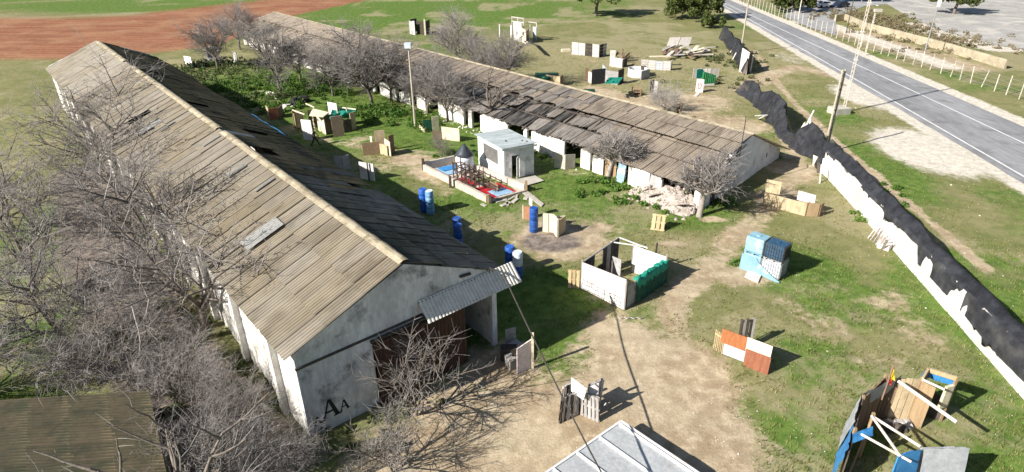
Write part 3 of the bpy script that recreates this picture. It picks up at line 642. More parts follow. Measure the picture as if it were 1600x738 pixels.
for c in range(0, nfar, 1):
    if c > 60: break
    mb = MB(); A0 = BW(NR - .3, -.15 + c * BCW, ZRB + .055); A1 = BW(NR, -.15 + c * BCW, ZRB + .15); A2 = BW(NR + .3, -.15 + c * BCW, ZRB + .03); dd = D2 * (BCW + .03)
    mb.add([A0, A1, A2, A0 + dd, A1 + dd, A2 + dd], [(0, 1, 4, 3), (1, 2, 5, 4)]); mb.build('ridge_cap', m_ridge, barn)
mb = MB(); c0 = 61 * BCW
mb.add([BW(NR - .3, c0, ZRB + .05), BW(NR, c0, ZRB + .14), BW(NR + .3, c0, ZRB + .02), BW(NR - .3, BL, ZRB + .05), BW(NR, BL, ZRB + .14), BW(NR + .3, BL, ZRB + .02)], [(0, 1, 4, 3), (1, 2, 5, 4)]); mb.build('ridge_cap', m_ridge, barn, kind='stuff')
mb = MB()
for t0 in np.arange(.4, BL, 3.2): mb.beam(BW(-2.1, t0, ZF - .12), BW(NS, t0, ZS - .2), .1, .16); mb.beam(BW(NS, t0, ZS - .15), BW(NR, t0, ZRB - .15), .1, .16)
for nn, zz in ((-1.9, ZF - .05), (.2, 2.5), (NS - .2, 3.0)): mb.beam(BW(nn, .3, zz), BW(nn, BL, zz), .08, .1)
mb.build('roof_timber', m_darkw, barn)
mb = MB(); mb.hexa([BW(n_, t_, z) for z in (0, 3.0) for n_, t_ in ((NS - .1, .3), (NS + .1, .3), (NS + .1, BL), (NS - .1, BL))]); mb.build('inner_wall', m_darkw, barn)
# broken front wall: each standing piece its own part
def bt(px, py):            # distance along the barn of a photo position on the front wall line
    p = G(px, py); d = p - BO; det = D1.x * D2.y - D1.y * D2.x
    return (D1.x * d.y - D1.y * d.x) / det
pieces = [(.0, .7, 1.8, 0), (3.7, 4.2, 1.5, 1), (4.9, 7.0, 1.8, 0), (7.4, 8.1, 1.3, 1), (9.7, 10.9, 1.55, 1), (11.2, 12.3, 1.7, 0), (14.3, 17.0, 1.85, 0), (17.03, 18.6, 1.8, 0), (19.2, 19.7, 1.8, 0), (22.0, 24.1, 1.85, 0), (24.13, 26.2, 1.8, 0), (27.6, 28.2, 1.8, 0), (29.0, 33.5, 1.85, 0)]
tt = 36.0
while tt < BL - 2:
    L_ = R.uniform(1.2, 4.0); pieces.append((tt, tt + L_, R.uniform(1.2, 1.85), R.choice((0, 0, 1)))); tt += L_ + R.uniform(.7, 2.2)
for (t0, t1, h, ru) in pieces:
    mb = MB(); k = max(3, int((t1 - t0) / .35)); top = []
    for i in range(k + 1):
        f_ = i / k; e = h - (0 if h > 1.7 and 0 < i < k else R.uniform(0, .35)); top.append((t0 + (t1 - t0) * f_, e))
    for i in range(k):
        (ta, za), (tb, zb) = top[i], top[i + 1]
        mb.add([BW(-2.0, ta, -.05), BW(-2.0, tb, -.05), BW(-2.0, tb, zb), BW(-2.0, ta, za), BW(-1.72, ta, -.05), BW(-1.72, tb, -.05), BW(-1.72, tb, zb), BW(-1.72, ta, za)], [(0, 3, 2, 1), (4, 5, 6, 7), (3, 7, 6, 2)] + ([(0, 4, 7, 3)] if i == 0 else []) + ([(1, 2, 6, 5)] if i == k - 1 else []))
    mb.build('wall_piece', m_ruin, barn)
mb = MB(); n = 18; P = [[BW(-2.05 + (.03 if i % 2 else 0), 8.25 + 1.2 * i / n, z) for z in (.0, 1.5)] for i in range(n + 1)]
mb.grid(P); mb.build('corrugated_panel', m_tanb, barn)
for (px, py, w, h, lean, mm, lab) in ((1017, 303, 1.3, 1.9, .45, m_greyb, 'pale grey board leaning on the barn wall beside the rubble'), (968, 285, .8, 1.6, .3, m_lblue, 'faded blue sheet propped against the barn front between two bare trees')):
    p = G(px, py); a0 = p - D2 * w / 2; a1 = p + D2 * w / 2; back = D1 * lean
    mb = MB(); mb.slab([a0, a1, a1 + back + Vector((0, 0, h)), a0 + back + Vector((0, 0, h))], .05); mb.build('leaning_board', mm if mm is not m_lblue else m_paleblue, label=lab, cat='board')
# grey slabs standing in front of the barn beside the hut
sl_ = empty('leaning_slabs', G(885, 264), 0, 'pair of weathered grey slabs standing behind the white hut', 'slabs')
for (a_, b_, h) in (((866, 262), (883, 265), 1.45), ((883, 265), (898, 262), 1.35)):
    mb = MB(); mb.wall(G(*a_), G(*b_), 0, h, .08, z1b=h - .12); mb.build('slab', m_conc, sl_)
# rubble
def rock_mb(mb, c, s, seed, mi=0, flat=.6):
    r = random.Random(seed); k = 6
    top = [Vector((cos(2 * pi * i / k) * s * r.uniform(.6, 1.1), sin(2 * pi * i / k) * s * r.uniform(.6, 1.1), s * flat * r.uniform(.1, .4))) for i in range(k)]
    bot = [Vector((p.x * 1.15, p.y * 1.15, -s * .2)) for p in top]
    t2 = [Vector((p.x * .55 + r.uniform(-.1, .1) * s, p.y * .55, s * flat * r.uniform(.7, 1.1))) for p in top]
    c = Vector(c)
    vs = [c + p for p in bot + top + t2]
    fs = [(i, (i + 1) % k, k + (i + 1) % k, k + i) for i in range(k)] + [(k + i, k + (i + 1) % k, 2 * k + (i + 1) % k, 2 * k + i) for i in range(k)] + [tuple(2 * k + i for i in range(k))]
    mb.add(vs, fs, mi)
mb = MB(); n = 26
mb.grid([[BW(-2.0 - 2.2 * j / 8 + .3, 0.2 + 5.6 * i / n, max(-.05, (.95 + .5 * (fbm(np.array([i * .5]), np.array([j * .6]), 3)[0] - .5)) * sin(pi * (i / n) ** .8) ** .7 * (1 - (j / 8) ** 1.5) - .03)) for j in range(9)] for i in range(n + 1)])
for i in range(520):
    t = R.uniform(.2, 6.2); nn = -2.3 + R.gauss(0, .8); f_ = max(0, min(1, (-1.7 - nn) / 2.2)); h = .9 * max(0, sin(pi * min(1, max(0, (t - .2) / 5.6)) ** .8)) ** .7 * (1 - f_ ** 1.5)
    rock_mb(mb, BW(nn, t, h * R.uniform(.7, 1)), R.choice((.05, .07, .1, .14, .22)) * R.uniform(.8, 1.2), i, 0, R.uniform(.3, .8))
for i in range(10):
    t = R.uniform(.8, 5); q = BW(-2.4 + R.gauss(0, .5), t, .55); mb.box(q, (R.uniform(.5, 1.1), R.uniform(.4, .8), .07), M=Matrix.Rotation(R.uniform(0, 6), 3, 'Z') @ Matrix.Rotation(R.uniform(.2, .8), 3, 'X'))
mb.build('rubble', m_rubble, kind='stuff')
tag(bpy.data.objects['rubble'], 'heap of pinkish white rubble spilling out of the barn front', 'rubble')
mb = MB()
for i in range(110):
    t = R.uniform(12, 40); rock_mb(mb, BW(-2.5 + R.gauss(0, .4), t, 0), R.uniform(.04, .13), i + 999)
tag(mb.build('rubble', m_ruin, kind='stuff'), 'scattered white rubble along the foot of the barn front wall', 'rubble')

# ------------------------------------------------------------------ trees
def seg_mesh(name, segs, mats, sides=3):
    A = np.array([s[0] for s in segs], float); B = np.array([s[1] for s in segs], float); r0 = np.array([s[2] for s in segs]); r1 = np.array([s[3] for s in segs])
    D = B - A; D /= np.linalg.norm(D, axis=1, keepdims=True) + 1e-9
    up = np.where(np.abs(D[:, 2:3]) < .9, np.array([[0, 0, 1.]]), np.array([[1., 0, 0]]))
    X = np.cross(D, up); X /= np.linalg.norm(X, axis=1, keepdims=True) + 1e-9; Y = np.cross(X, D)
    V = []
    for P, r in ((A, r0), (B, r1)):
        for j in range(sides):
            a = 2 * pi * j / sides; V.append(P + (X * cos(a) + Y * sin(a)) * r[:, None])
    V = np.stack(V, 1); n = len(segs); base = np.arange(n)[:, None] * (2 * sides)
    F = np.concatenate([base + np.array([[j, (j + 1) % sides, sides + (j + 1) % sides, sides + j]]) for j in range(sides)], 0)
    return np_mesh(name, V.reshape(-1, 3), F, mats, True)

def grow(seed, H, spread, trunk_h, trunk_r, counts, twig_len, twig_r=.011, up=.35, lean=(0, 0), multi=1, wig=.28):
    """returns (trunk+limb segments, finer branch segments)"""
    r = random.Random(seed); T = []; C = []
    rv = lambda: Vector((r.gauss(0, 1), r.gauss(0, 1), r.gauss(0, 1)))
    def branch(p, d, length, rad, level, out, nseg, taper=.45):
        pts = [p]; q = Vector(p); d = Vector(d).normalized()
        for i in range(nseg):
            d = (d + rv() * wig * (.5 if level == 0 else .62) / sqrt(nseg) * 1.2 + Vector((0, 0, up * (.14 if level < 3 else .03)))).normalized()
            n = q + d * (length / nseg)
            if n.z < .1: n.z = .1 + r.random() * .2
            f0 = 1 - (1 - taper) * i / nseg; f1 = 1 - (1 - taper) * (i + 1) / nseg
            out.append((tuple(q), tuple(n), rad * f0, rad * f1)); q = n; pts.append(n)
        return pts, d
    nl = len(counts)
    def kids(pts, d, length, rad, level):
        if level >= nl: return
        for k in range(counts[level]):
            f = r.uniform(.30 if level else .75, 1.0); i = min(len(pts) - 2, int(f * (len(pts) - 1))); p = pts[i].lerp(pts[i + 1], r.random())
            side = rv(); dd = (pts[i + 1] - pts[i]).normalized(); side = (side - dd * side.dot(dd)).normalized()
            ang = r.uniform(.55, 1.15); nd = dd * cos(ang) + side * sin(ang); nd.z = nd.z * .8 + up * .35
            last = level == nl - 1
            L_ = (twig_len * r.uniform(.5, 1.3)) if last else length * r.uniform(.5, .8)
            rr_ = twig_r if last else max(twig_r * 1.2, rad * r.uniform(.42, .6))
            out = T if level <= 1 else C
            pt, d2 = branch(p, nd, L_, rr_, level + 1, out, 2 if last else 4, .35)
            kids(pt, d2, L_, rr_, level + 1)
    for m in range(multi):
        d0 = Vector((lean[0] + r.gauss(0, .12 + .25 * (multi > 1)), lean[1] + r.gauss(0, .12 + .25 * (multi > 1)), 1))
        off = Vector((r.gauss(0, .15), r.gauss(0, .15), -.15)) if multi > 1 else Vector((0, 0, -.15))
        T.append((tuple(off - Vector((0, 0, .1))), tuple(off), trunk_r * 1.35, trunk_r * 1.1))
        pts, d = branch(off, d0, trunk_h, trunk_r, 0, T, 4, .7)
        # limbs
        n0 = counts[0]
        for k in range(n0):
            a = 2 * pi * (k + r.random() * .6) / n0; el = r.uniform(.35, 1.15)
            nd = Vector((cos(a) * cos(el) + lean[0], sin(a) * cos(el) + lean[1], sin(el)))
            L_ = spread * r.uniform(.7, 1.05) * (1 if el < .8 else (H - trunk_h) / max(spread, .1) * .8)
            st = pts[-1].lerp(pts[-2], r.random() * .7)
            rr_ = trunk_r * r.uniform(.42, .62)
            pt, d2 = branch(st, nd, L_, rr_, 1, T, 5, .3)
            kids(pt, d2, L_, rr_, 1)
    return T, C

class TreeKind:
    def __init__(s, key, mtr, mtw, *a, **k):
        T, C = grow(*a, **k); s.t = seg_mesh('trunk', T, mtr, 6); s.c = seg_mesh('crown', C, mtw, 3); s.n = len(C)
    def put(s, name, loc, rz, sc, label, group=None, cat='tree'):
        o = empty(name, loc, rz, label, cat, group); o.scale = (sc, sc, sc)
        link('trunk', s.t, o); link('crown', s.c, o); return o
K_big = [TreeKind('b', m_bark, m_twig, 100 + i, 8.5, 4.2, 1.8, .25, (6, 7, 7, 6), 1.0, .014, lean=(.05 * i, 0)) for i in range(2)]
K_thick = [TreeKind('t', m_bark, m_twig, 120 + i, 5.0, 3.0, .6, .10, (6, 7, 7, 5), .8, .0125, multi=2, up=.25) for i in range(2)]
K_mid = [TreeKind('m', m_bark, m_twig, 140 + i, 7.0, 3.2, 1.6, .17, (6, 8, 8, 6), .8, .014) for i in range(2)]
K_dark = TreeKind('d', m_bark, m_dtwig, 161, 6.5, 2.2, 2.2, .18, (5, 4, 4), .8, .02)
K_tall = TreeKind('a', m_bark, m_twig, 155, 7.2, 3.0, 2.6, .17, (5, 5, 4), 1.0, .014)
K_small = [TreeKind('s', m_palebark, m_twig, 170 + i, 4.6, 2.1, 2.0, .24, (7, 8, 8, 4), .5, .012, up=.42) for i in range(2)]
K_bush = TreeKind('u', m_palebark, m_twigl, 180, 3.2, 1.7, .35, .05, (7, 8, 8), .6, .010, multi=3, up=.4)
K_sparse = TreeKind('p', m_bark, m_twig, 190, 3.6, 2.2, .5, .07, (6, 8, 6), .7, .011, multi=2, up=.4)
for i, (k, x, y, rz, sc, lab) in enumerate((
        (K_big[0], -17.4, 27.6, .3, .90, 'big grey bare tree spreading its branches over the hangar roof edge'),
        (K_big[1], -21.4, 32.0, 1.9, .94, 'bare grey tree behind the big one, crown against the lichened hangar roof'),
        (K_big[0], -26.6, 37.4, 3.6, .82, 'bare tree beside the middle of the hangar side wall'),
        (K_big[1], -32.0, 45.0, 5.0, .88, 'bare tree next to the far half of the hangar side wall'),
        (K_big[0], -38.0, 53.0, 2.2, .98, 'farthest bare tree along the hangar, hiding the end of its ridge'),
        (K_big[1], -23.8, 26.0, 2.9, .66, 'tangled bare tree left of the hangar wall among the brush'),
        (K_thick[0], -15.9, 21.9, 0.4, .64, 'bare thicket tree in front of the near end of the hangar side wall'),
        (K_thick[1], -11.9, 17.4, 2.0, .58, 'leafless brushy shrub right of the brown shed roof'),
        (K_thick[0], -19.6, 23.4, 3.3, .92, 'grey leafless tree behind the brown shed roof'),
        (K_thick[1], -12.9, 19.4, 5.2, .52, 'low bare brush growing at the corner of the brown shed roof'),
        (K_thick[0], -10.0, 17.2, 1.1, .50, 'low leafless shrub at the foot of the hangar corner'),
        (K_big[1], -29.0, 31.0, .9, .8, 'bare tree standing back from the hangar at the left edge'),
        (K_thick[1], -26.2, 22.0, 1.7, .95, 'dense bare tree left of the brown shed roof'),
        (K_big[0], -36.0, 39.0, 4.1, .85, 'bare tree at the far left, away from the hangar wall'))):
    k.put('bare_tree', (x, y, 0), rz, sc, lab, 'leafless trees along the hangar side wall')
K_sparse.put('bare_shrub', (-4.9, 21.2, 0), .6, 1.15, 'wiry leafless shrub in front of the rusty hangar doors', 'bare shrubs in front of the gable', 'shrub')
K_sparse.put('bare_shrub', (-9.0, 18.0, 0), 2.4, .4, 'low leafless shrub below the painted letters on the gable', 'bare shrubs in front of the gable', 'shrub')
K_sparse.put('bare_shrub', (-5.4, 17.9, 0), 4.0, .8, 'sparse leafless shrub on bare earth near the bottom of the photo', 'bare shrubs in front of the gable', 'shrub')
K_tall.put('bare_tree', (-10.9, 15.0, 0), 5.4, 1.05, 'bare tree at the hangar corner whose branch shadows fall over the bare earth', 'leafless trees along the hangar side wall')
for (k, px, py, rz, sc, lab) in (
        (K_mid[0], 340, 106, .2, 1.05, 'bare tree at the edge of the red ploughed field'),
        (K_mid[1], 375, 78, 1.5, 1.12, 'second bare tree on the red field edge, nearer the barn'),
        (K_mid[0], 438, 143, 2.6, 1.24, 'wide bare tree in front of the far half of the barn'),
        (K_mid[1], 470, 128, 3.7, 0.88, 'darker bare tree close against the barn wall'),
        (K_mid[0], 520, 150, 4.6, 0.98, 'slim bare tree between two wider ones before the barn'),
        (K_mid[1], 582, 165, 5.5, 1.42, 'largest bare tree in the middle of the barn front'),
        (K_mid[0], 612, 160, .7, 1.10, 'bare tree just left of the lamp post'),
        (K_mid[1], 668, 178, 1.9, 1.02, 'bare tree just right of the lamp post'),
        (K_mid[0], 700, 190, 3.0, 0.90, 'thick grey bare tree left of the dark forked one'),
        (K_mid[1], 720, 108, 4.2, 1.22, 'bare tree behind the barn beside the dark hut'),
        (K_mid[0], 790, 138, 5.0, 1.04, 'grey bare tree behind the barn below the white tower'),
        (K_mid[1], 745, 128, .1, 0.85, 'lower bare tree just behind the barn ridge')):
    p = G(px, py); k.put('bare_tree', p, rz, sc, lab, 'leafless trees around the barn')
K_dark.put('dark_bare_tree', G(774, 205), .8, 1.3, 'dark forked bare tree standing against the burnt part of the barn', 'leafless trees around the barn')
K_small[0].put('pollard_tree', G(949, 279), .5, .95, 'pale trunked round bare tree near the broken middle of the barn', 'pale trunked trees before the barn')
K_small[1].put('pollard_tree', G(1092, 338), 2.0, 1.05, 'pale thick trunked bare tree at the near corner of the barn', 'pale trunked trees before the barn')
K_bush.put('bare_bush', G(1037, 175), 0, 1.1, 'pale grey leafless bush behind the barn near the armed figure', None, 'bush')
K_sparse.put('bare_bush', G(690, 247), 1.0, .6, 'small thin leafless bush left of the miniature windmill', None, 'bush')

def leaf_cloud(centers, n_per, size, seed, sq=.8):
    r = np.random.RandomState(seed); P = []
    for (cx_, cy_, cz_, rad) in centers:
        d = r.normal(size=(n_per, 3)); d /= np.linalg.norm(d, axis=1, keepdims=True); q = d * (rad * r.uniform(.55, 1.05, (n_per, 1)) ** .7); q[:, 2] *= sq
        P.append(q + np.array([cx_, cy_, cz_]))
    P = np.concatenate(P); n = len(P); s = size * r.uniform(.55, 1.2, (n, 1))
    a = r.normal(size=(n, 3)); a /= np.linalg.norm(a, axis=1, keepdims=True); b = r.normal(size=(n, 3)); b -= a * (a * b).sum(1, keepdims=True); b /= np.linalg.norm(b, axis=1, keepdims=True)
    V = np.stack([P - a * s, P + b * s * .45, P + a * s, P - b * s * .45], 1).reshape(-1, 3)
    return V, np.arange(n * 4).reshape(-1, 4)
def evergreen(loc, H, rx, ry, label, seed, trunk_h, ncl=60, npc=90, size=.32, flat=.6, group=None, rtr=.4):
    r = random.Random(seed); o = empty('evergreen_tree', loc, 0, label, 'tree', group); cs = []
    for i in range(ncl):
        a = r.uniform(0, 2 * pi); rad = sqrt(r.random()); z = trunk_h + (H - trunk_h) * r.uniform(0.08, 1) * (1 - .55 * rad ** 2)
        cs.append((cos(a) * rad * rx, sin(a) * rad * ry, z, r.uniform(.5, 1.0) * rx * .26))
    V, F = leaf_cloud(cs, npc, size, seed, flat); link('crown', np_mesh('crown', V, F, m_leaf), o)
    T = []; b = Vector((0, 0, -.2)); q = Vector((.35, .1, trunk_h * 1.02)); m = Vector((.05, 0, trunk_h * .5))
    T += [(tuple(b), tuple(m), rtr, rtr * .8), (tuple(m), tuple(q), rtr * .8, rtr * .65)]
    for i in range(7):
        c = cs[r.randrange(len(cs))]; e = Vector(c[:3]); md = q.lerp(e, .5) + Vector((0, 0, .4)); T += [(tuple(q), tuple(md), rtr * .4, rtr * .25), (tuple(md), tuple(e), rtr * .25, .05)]
    link('trunk', seg_mesh('trunk', T, m_bark, 7), o); return o
evergreen(G(931, 25), 9.5, 6.0, 5.0, 'spreading dark evergreen with a forked trunk and long shadow on dry grass', 31, 3.4, 60, 120, .34)
evergreen(G(1082, 30), 9.0, 5.2, 4.6, 'dense olive green evergreen beside the bend in the road', 32, 1.0, 80, 120, .34, .85)
evergreen(G(1112, 44), 3.6, 2.2, 2.0, 'low dark evergreen shrub at the start of the black net', 33, .3, 30, 90, .24, .85, None, .15)
evergreen(G(1238, 18), 7.0, 4.5, 3.5, 'dark evergreen behind the wire fence by the car park entrance', 34, .8, 60, 100, .36, .85)
evergreen(G(1222, 6), 7.5, 4.5, 3.5, 'taller dark evergreen farther back by the car park entrance', 35, .8, 50, 100, .36, .85)
evergreen(G(1490, 22), 8.0, 5.0, 4.0, 'dark green tree overhanging the gravel lot at the right', 36, 2.5, 60, 100, .36, .7)

def weeds(name, spots, mat, label, cat, seed, n=60, size=.2, h=.5, spread=None):
    cs = []; r = random.Random(seed)
    for (px, py, rx, ry, cnt) in spots:
        c = G(px, py)
        for i in range(cnt):
            x, y = c.x + r.gauss(0, rx), c.y + r.gauss(0, ry); s = r.uniform(.35, 1.0)
            cs.append((x, y, h * s * .35, s * h))
    V, F = leaf_cloud(cs, n, size, seed, .75); V[:, 2] = np.abs(V[:, 2])
    return tag(link(name, np_mesh(name, V, F, mat)), label, cat, None, 'stuff')
weeds('weeds', [(380, 150, 3.5, 3.0, 60), (420, 135, 4, 3, 50), (350, 140, 3, 4, 50), (395, 168, 3, 1.5, 40), (500, 150, 3, 2, 30), (560, 178, 3, 1.5, 40), (620, 180, 2.5, 1, 30), (660, 195, 2, 1, 16), (480, 140, 2, 2, 20), (320, 108, 5, 2, 30)], m_weed, 'bright green weeds growing thick between the hangar and the barn', 'weeds', 51, 70, .16, .75)
weeds('weeds', [(1000, 310, 2.0, .6, 26), (1065, 322, 1.2, .4, 16), (1120, 318, 1.2, .5, 20), (955, 285, 1.2, .4, 16), (975, 296, 1.4, .5, 16), (860, 240, 2, .8, 14), (735, 235, 1.5, 1.5, 14), (712, 245, 1, .6, 8), (1165, 415, .35, .25, 8), (1390, 300, 1, 1, 6), (1345, 335, .6, .8, 8)], m_weed, 'green weeds along the foot of the barn and the hut', 'weeds', 52, 60, .13, .42)
weeds('shrubs', [(330, 115, 5, 2.5, 26), (345, 135, 3, 3, 22), (300, 122, 3, 2, 14), (415, 155, 2.5, 1.5, 12)], m_shrub, 'grey green shrubs beyond the far roof edge of the hangar', 'shrubs', 53, 80, .16, 1.1)
weeds('scrub', [(1345, 30, 4, 4, 80), (1400, 46, 4, 3, 90), (1450, 62, 5, 3, 80), (1375, 30, 4, 5, 60), (1330, 24, 3, 4, 40), (1500, 78, 5, 3, 60)], m_scrub, 'dry brown scrub on the bank above the retaining wall', 'scrub', 54, 44, .2, .8)
weeds('weeds', [(1145, 96, 2.5, 4, 24), (1120, 90, 3, 4, 24), (1125, 128, 2.5, 1.5, 12), (1170, 140, 1.2, 1.5, 8), (1200, 160, .6, 1, 4)], m_shrub, 'grey green weeds tangled along the foot of the far black net', 'weeds', 55, 60, .15, .55)
weeds('undergrowth', [(300, 620, 2.2, 1.6, 40), (250, 520, 2.5, 2, 34), (360, 600, 1.6, 1.4, 30), (420, 640, 1.2, 1, 20), (300, 480, 2, 2, 24), (560, 690, 1.6, .5, 12), (640, 640, 1.2, .4, 8), (400, 560, .8, .8, 16), (250, 430, 2, 2, 20)], m_shrub, 'low green undergrowth beneath the bare trees by the hangar', 'undergrowth', 56, 36, .12, .4)

# grass tufts and small litter of the ground
def tufts(name, n, region, mat, cond, hmin, hmax, label, seed, blades=4):
    r = np.random.RandomState(seed); x0, x1, y0, y1 = region
    X = r.uniform(x0, x1, n * 3); Y = y0 + (y1 - y0) * r.uniform(0, 1, n * 3) ** 1.4
    D, Lu, Gv, Rd, Bu, Dry = masks(X, Y); ok = cond(X, Y, D, Lu, Gv, Rd, Bu, Dry, r) & ~((X > rL(Y) - .6) & (X < rR(Y) + .6))
    d = np.array([cos(HA), sin(HA)]); e = np.array([-sin(HA), cos(HA)]); s = (X - HO.x) * d[0] + (Y - HO.y) * d[1]; t = (X - HO.x) * e[0] + (Y - HO.y) * e[1]
    ok &= ~((s > -.4) & (s < WID + .1) & (t > -.1) & (t < HLEN)); ok &= ~inside_poly(X, Y)
    X = X[ok][:n]; Y = Y[ok][:n]; m = len(X); Z = np.array([gz(x, y) for x, y in zip(X, Y)]); Vs = []
    for k in range(blades):
        a = r.uniform(0, 2 * pi, m); h = r.uniform(hmin, hmax, m); w = h * .16; o = r.uniform(-.12, .12, (2, m)); l = r.uniform(.1, .6, m) * h
        bx, by = X + o[0], Y + o[1]
        Vs.append(np.stack([np.stack([bx - np.sin(a) * w, by + np.cos(a) * w, Z - .02], -1), np.stack([bx + np.sin(a) * w, by - np.cos(a) * w, Z - .02], -1), np.stack([bx + np.cos(a) * l, by + np.sin(a) * l, Z + h], -1)], 1))
    V = np.concatenate(Vs).reshape(-1, 3)
    return tag(link(name, np_mesh(name, V, np.arange(len(V)).reshape(-1, 3), mat)), label, 'grass', None, 'stuff')
PIT = [G(662, 266), G(763, 317), G(822, 300), G(712, 255)]
def inside_poly(X, Y):
    ok = np.ones_like(X, bool); P = PIT; cx_ = sum(p.x for p in P) / 4; cy_ = sum(p.y for p in P) / 4
    for a_, b_ in zip(P, P[1:] + P[:1]):
        sg = np.sign((b_.x - a_.x) * (cy_ - a_.y) - (b_.y - a_.y) * (cx_ - a_.x)); ok &= sg * ((b_.x - a_.x) * (Y - a_.y) - (b_.y - a_.y) * (X - a_.x)) > 0
    return ok
tufts('grass', 46000, (-40, 46, 14, 95), m_grass, lambda X, Y, D, Lu, Gv, Rd, Bu, Dry, r: (Lu + .25 > r.uniform(.1, 1, len(X))) & (D < .45 + .25 * r.rand(len(X))) & (Gv < .4) & (Rd < .3) & (Bu < .3) & (fbm(X * .6, Y * .6, 3) > .40 + .25 * r.rand(len(X))), .05, .17, 'short green grass tufts growing across the field', 61)
tufts('dry_grass', 26000, (-20, 50, 14, 105), m_dry, lambda X, Y, D, Lu, Gv, Rd, Bu, Dry, r: (Dry + .2 > r.uniform(.1, 1, len(X))) & (D < .7) & (Gv < .6) & (Rd < .3), .05, .16, 'straw coloured dry grass tufts scattered over the field', 62)
r_ = np.random.RandomState(9); mb = MB(); mf = MB()
for i in range(2600):
    x, y = r_.uniform(-12, 45), 15 + 75 * r_.rand() ** 1.3
    D, Lu, Gv, Rd, Bu, Dry = masks(np.array([x]), np.array([y]))
    if float(rL(y)) - .4 < x < float(rR(y)) + .4 or r_.rand() > .12 + .5 * D[0] + Gv[0] + .35 * (x > 15) or inside_poly(np.array([x]), np.array([y]))[0]: continue
    d_ = Vector((x, y, 0)) - HO; s_ = d_.x * cos(HA) + d_.y * sin(HA); t_ = -d_.x * sin(HA) + d_.y * cos(HA)
    if -.3 < s_ < WID and -.1 < t_ < HLEN: continue
    s0_ = r_.uniform(.015, .05) * (1 if r_.rand() > .05 else 2.4); k = 5; c = Vector((x, y, gz(x, y))); an = r_.rand() * 6
    mb.add([c + Vector((cos(an + 2 * pi * j / k) * s0_ * r_.uniform(.7, 1.3), sin(an + 2 * pi * j / k) * s0_, -.01)) for j in range(k)] + [c + Vector((0, 0, s0_ * .8))], [(j, (j + 1) % k, k) for j in range(k)])
mb.build('stones', m_stone, kind='stuff'); tag(bpy.data.objects['stones'], 'small pale stones scattered on the bare earth and grass', 'stones')
for i in range(2600):
    x, y = r_.uniform(6, 46), 15 + 60 * r_.rand() ** 1.2
    if float(rL(y)) - 1 < x or fbm(np.array([x * .3]), np.array([y * .3]), 3)[0] < .47: continue
    s0_ = r_.uniform(.012, .028); c = Vector((x, y, gz(x, y) + r_.uniform(.04, .12)))
    mf.add([c + Vector((s0_ * cos(q), s0_ * sin(q), .01 * (j % 2))) for j, q in enumerate((0, 1.57, 3.14, 4.71))] + [c + Vector((0, 0, .015))], [(0, 1, 4), (1, 2, 4), (2, 3, 4), (3, 0, 4)])
mf.build('flowers', m_flower, kind='stuff'); tag(bpy.data.objects['flowers'], 'tiny white flowers dotted through the grass on the right', 'flowers')

# ------------------------------------------------------------------ white boundary wall and black netting on the right
fy = [18, 29.0, 36.0, 49.5, 51.0]; fx = [22.6, 23.53, 24.21, 25.23, 25.3]
bw = empty('boundary_wall', (24.0, 36, 0), 0, 'long low white wall half covered by black netting on the right', 'wall')
y0 = 19.0; k = 0
while y0 < 50:
    L_ = 2.55; y1 = min(y0 + L_, 50.3); xa, xb = np.interp(y0, fy, fx), np.interp(y1, fy, fx); h = 1.95 + R.uniform(-.05, .05)
    mb = MB(); mb.wall((xa, y0), (xb, y1 - .02), -.1, h, .16, z1b=h + R.uniform(-.04, .04)); mb.build('wall_panel', m_wallw, bw); y0 = y1
def net_strip(name, path, prof, label, seed, fold=.22, nq=16, ds=.2, rag=1.0, over=False):
    """path: list of (x, y); prof(s) -> front hem height, front offset, top height, lean, back offset, back hem"""
    P = [Vector((p[0], p[1], 0)) for p in path]; L_ = [0]
    for a, b in zip(P[:-1], P[1:]): L_.append(L_[-1] + (b - a).length)
    rows = []; n = int(L_[-1] / ds); r = random.Random(seed)
    for i in range(n + 1):
        s = L_[-1] * i / n; x = np.interp(s, L_, [p.x for p in P]); y = np.interp(s, L_, [p.y for p in P])
        x2 = np.interp(s + .1, L_, [p.x for p in P]); y2 = np.interp(s + .1, L_, [p.y for p in P])
        d = Vector((x2 - x, y2 - y, 0)); d = d.normalized() if d.length > 1e-4 else rows_d; rows_d = d; nn = Vector((d.y, -d.x, 0))   # right hand side
        hf, of, zt, lean, ob, hb = prof(s, y); row = []
        for j in range(nq + 1):
            q = j / nq
            if q < .55: t = q / .55; z = hf + (zt - hf) * t ** (.85 if not over else 1.0); o = of + (lean - of) * (t if not over else max(0, (z - 1.98) / max(.05, zt - 1.98)))
            else: t = (q - .55) / .45; z = zt + (hb - zt) * t ** 1.3; o = lean + (ob - lean) * t
            f1 = fbm(np.array([s * .75 + q * .8]), np.array([q * 1.4 + seed]), 2)[0] - .5; f2 = fbm(np.array([s * .35]), np.array([q * 1.3 + seed + 7]), 2)[0] - .5
            if j == 0: hf0 = hf; hf = max(.05, hf + rag * ((r.random() - .5) * .16 + .7 * f2 + .35 * f1 - (.35 if r.random() < .06 else 0))) 
            f3 = sin(s * 4.0 + 5 * f2 + 1.5 * q) * .22 * (1 - q) + sin(s * 9.0 + 6 * f2) * .14
            row.append(Vector((x, y, 0)) + nn * (o + (f1 + f3 * .35) * fold * 2 + f2 * (.25 if over else .5)) + Vector((0, 0, max(.03, z + (f1 * .35 * sin(pi * min(q * 1.6, 1)) + f2 * .4) * (.3 if over else .75)))))
        rows.append(row)
    mb = MB(); mb.grid(rows)
    return mb.build(name, m_net, smooth=True, label=label, cat='netting')
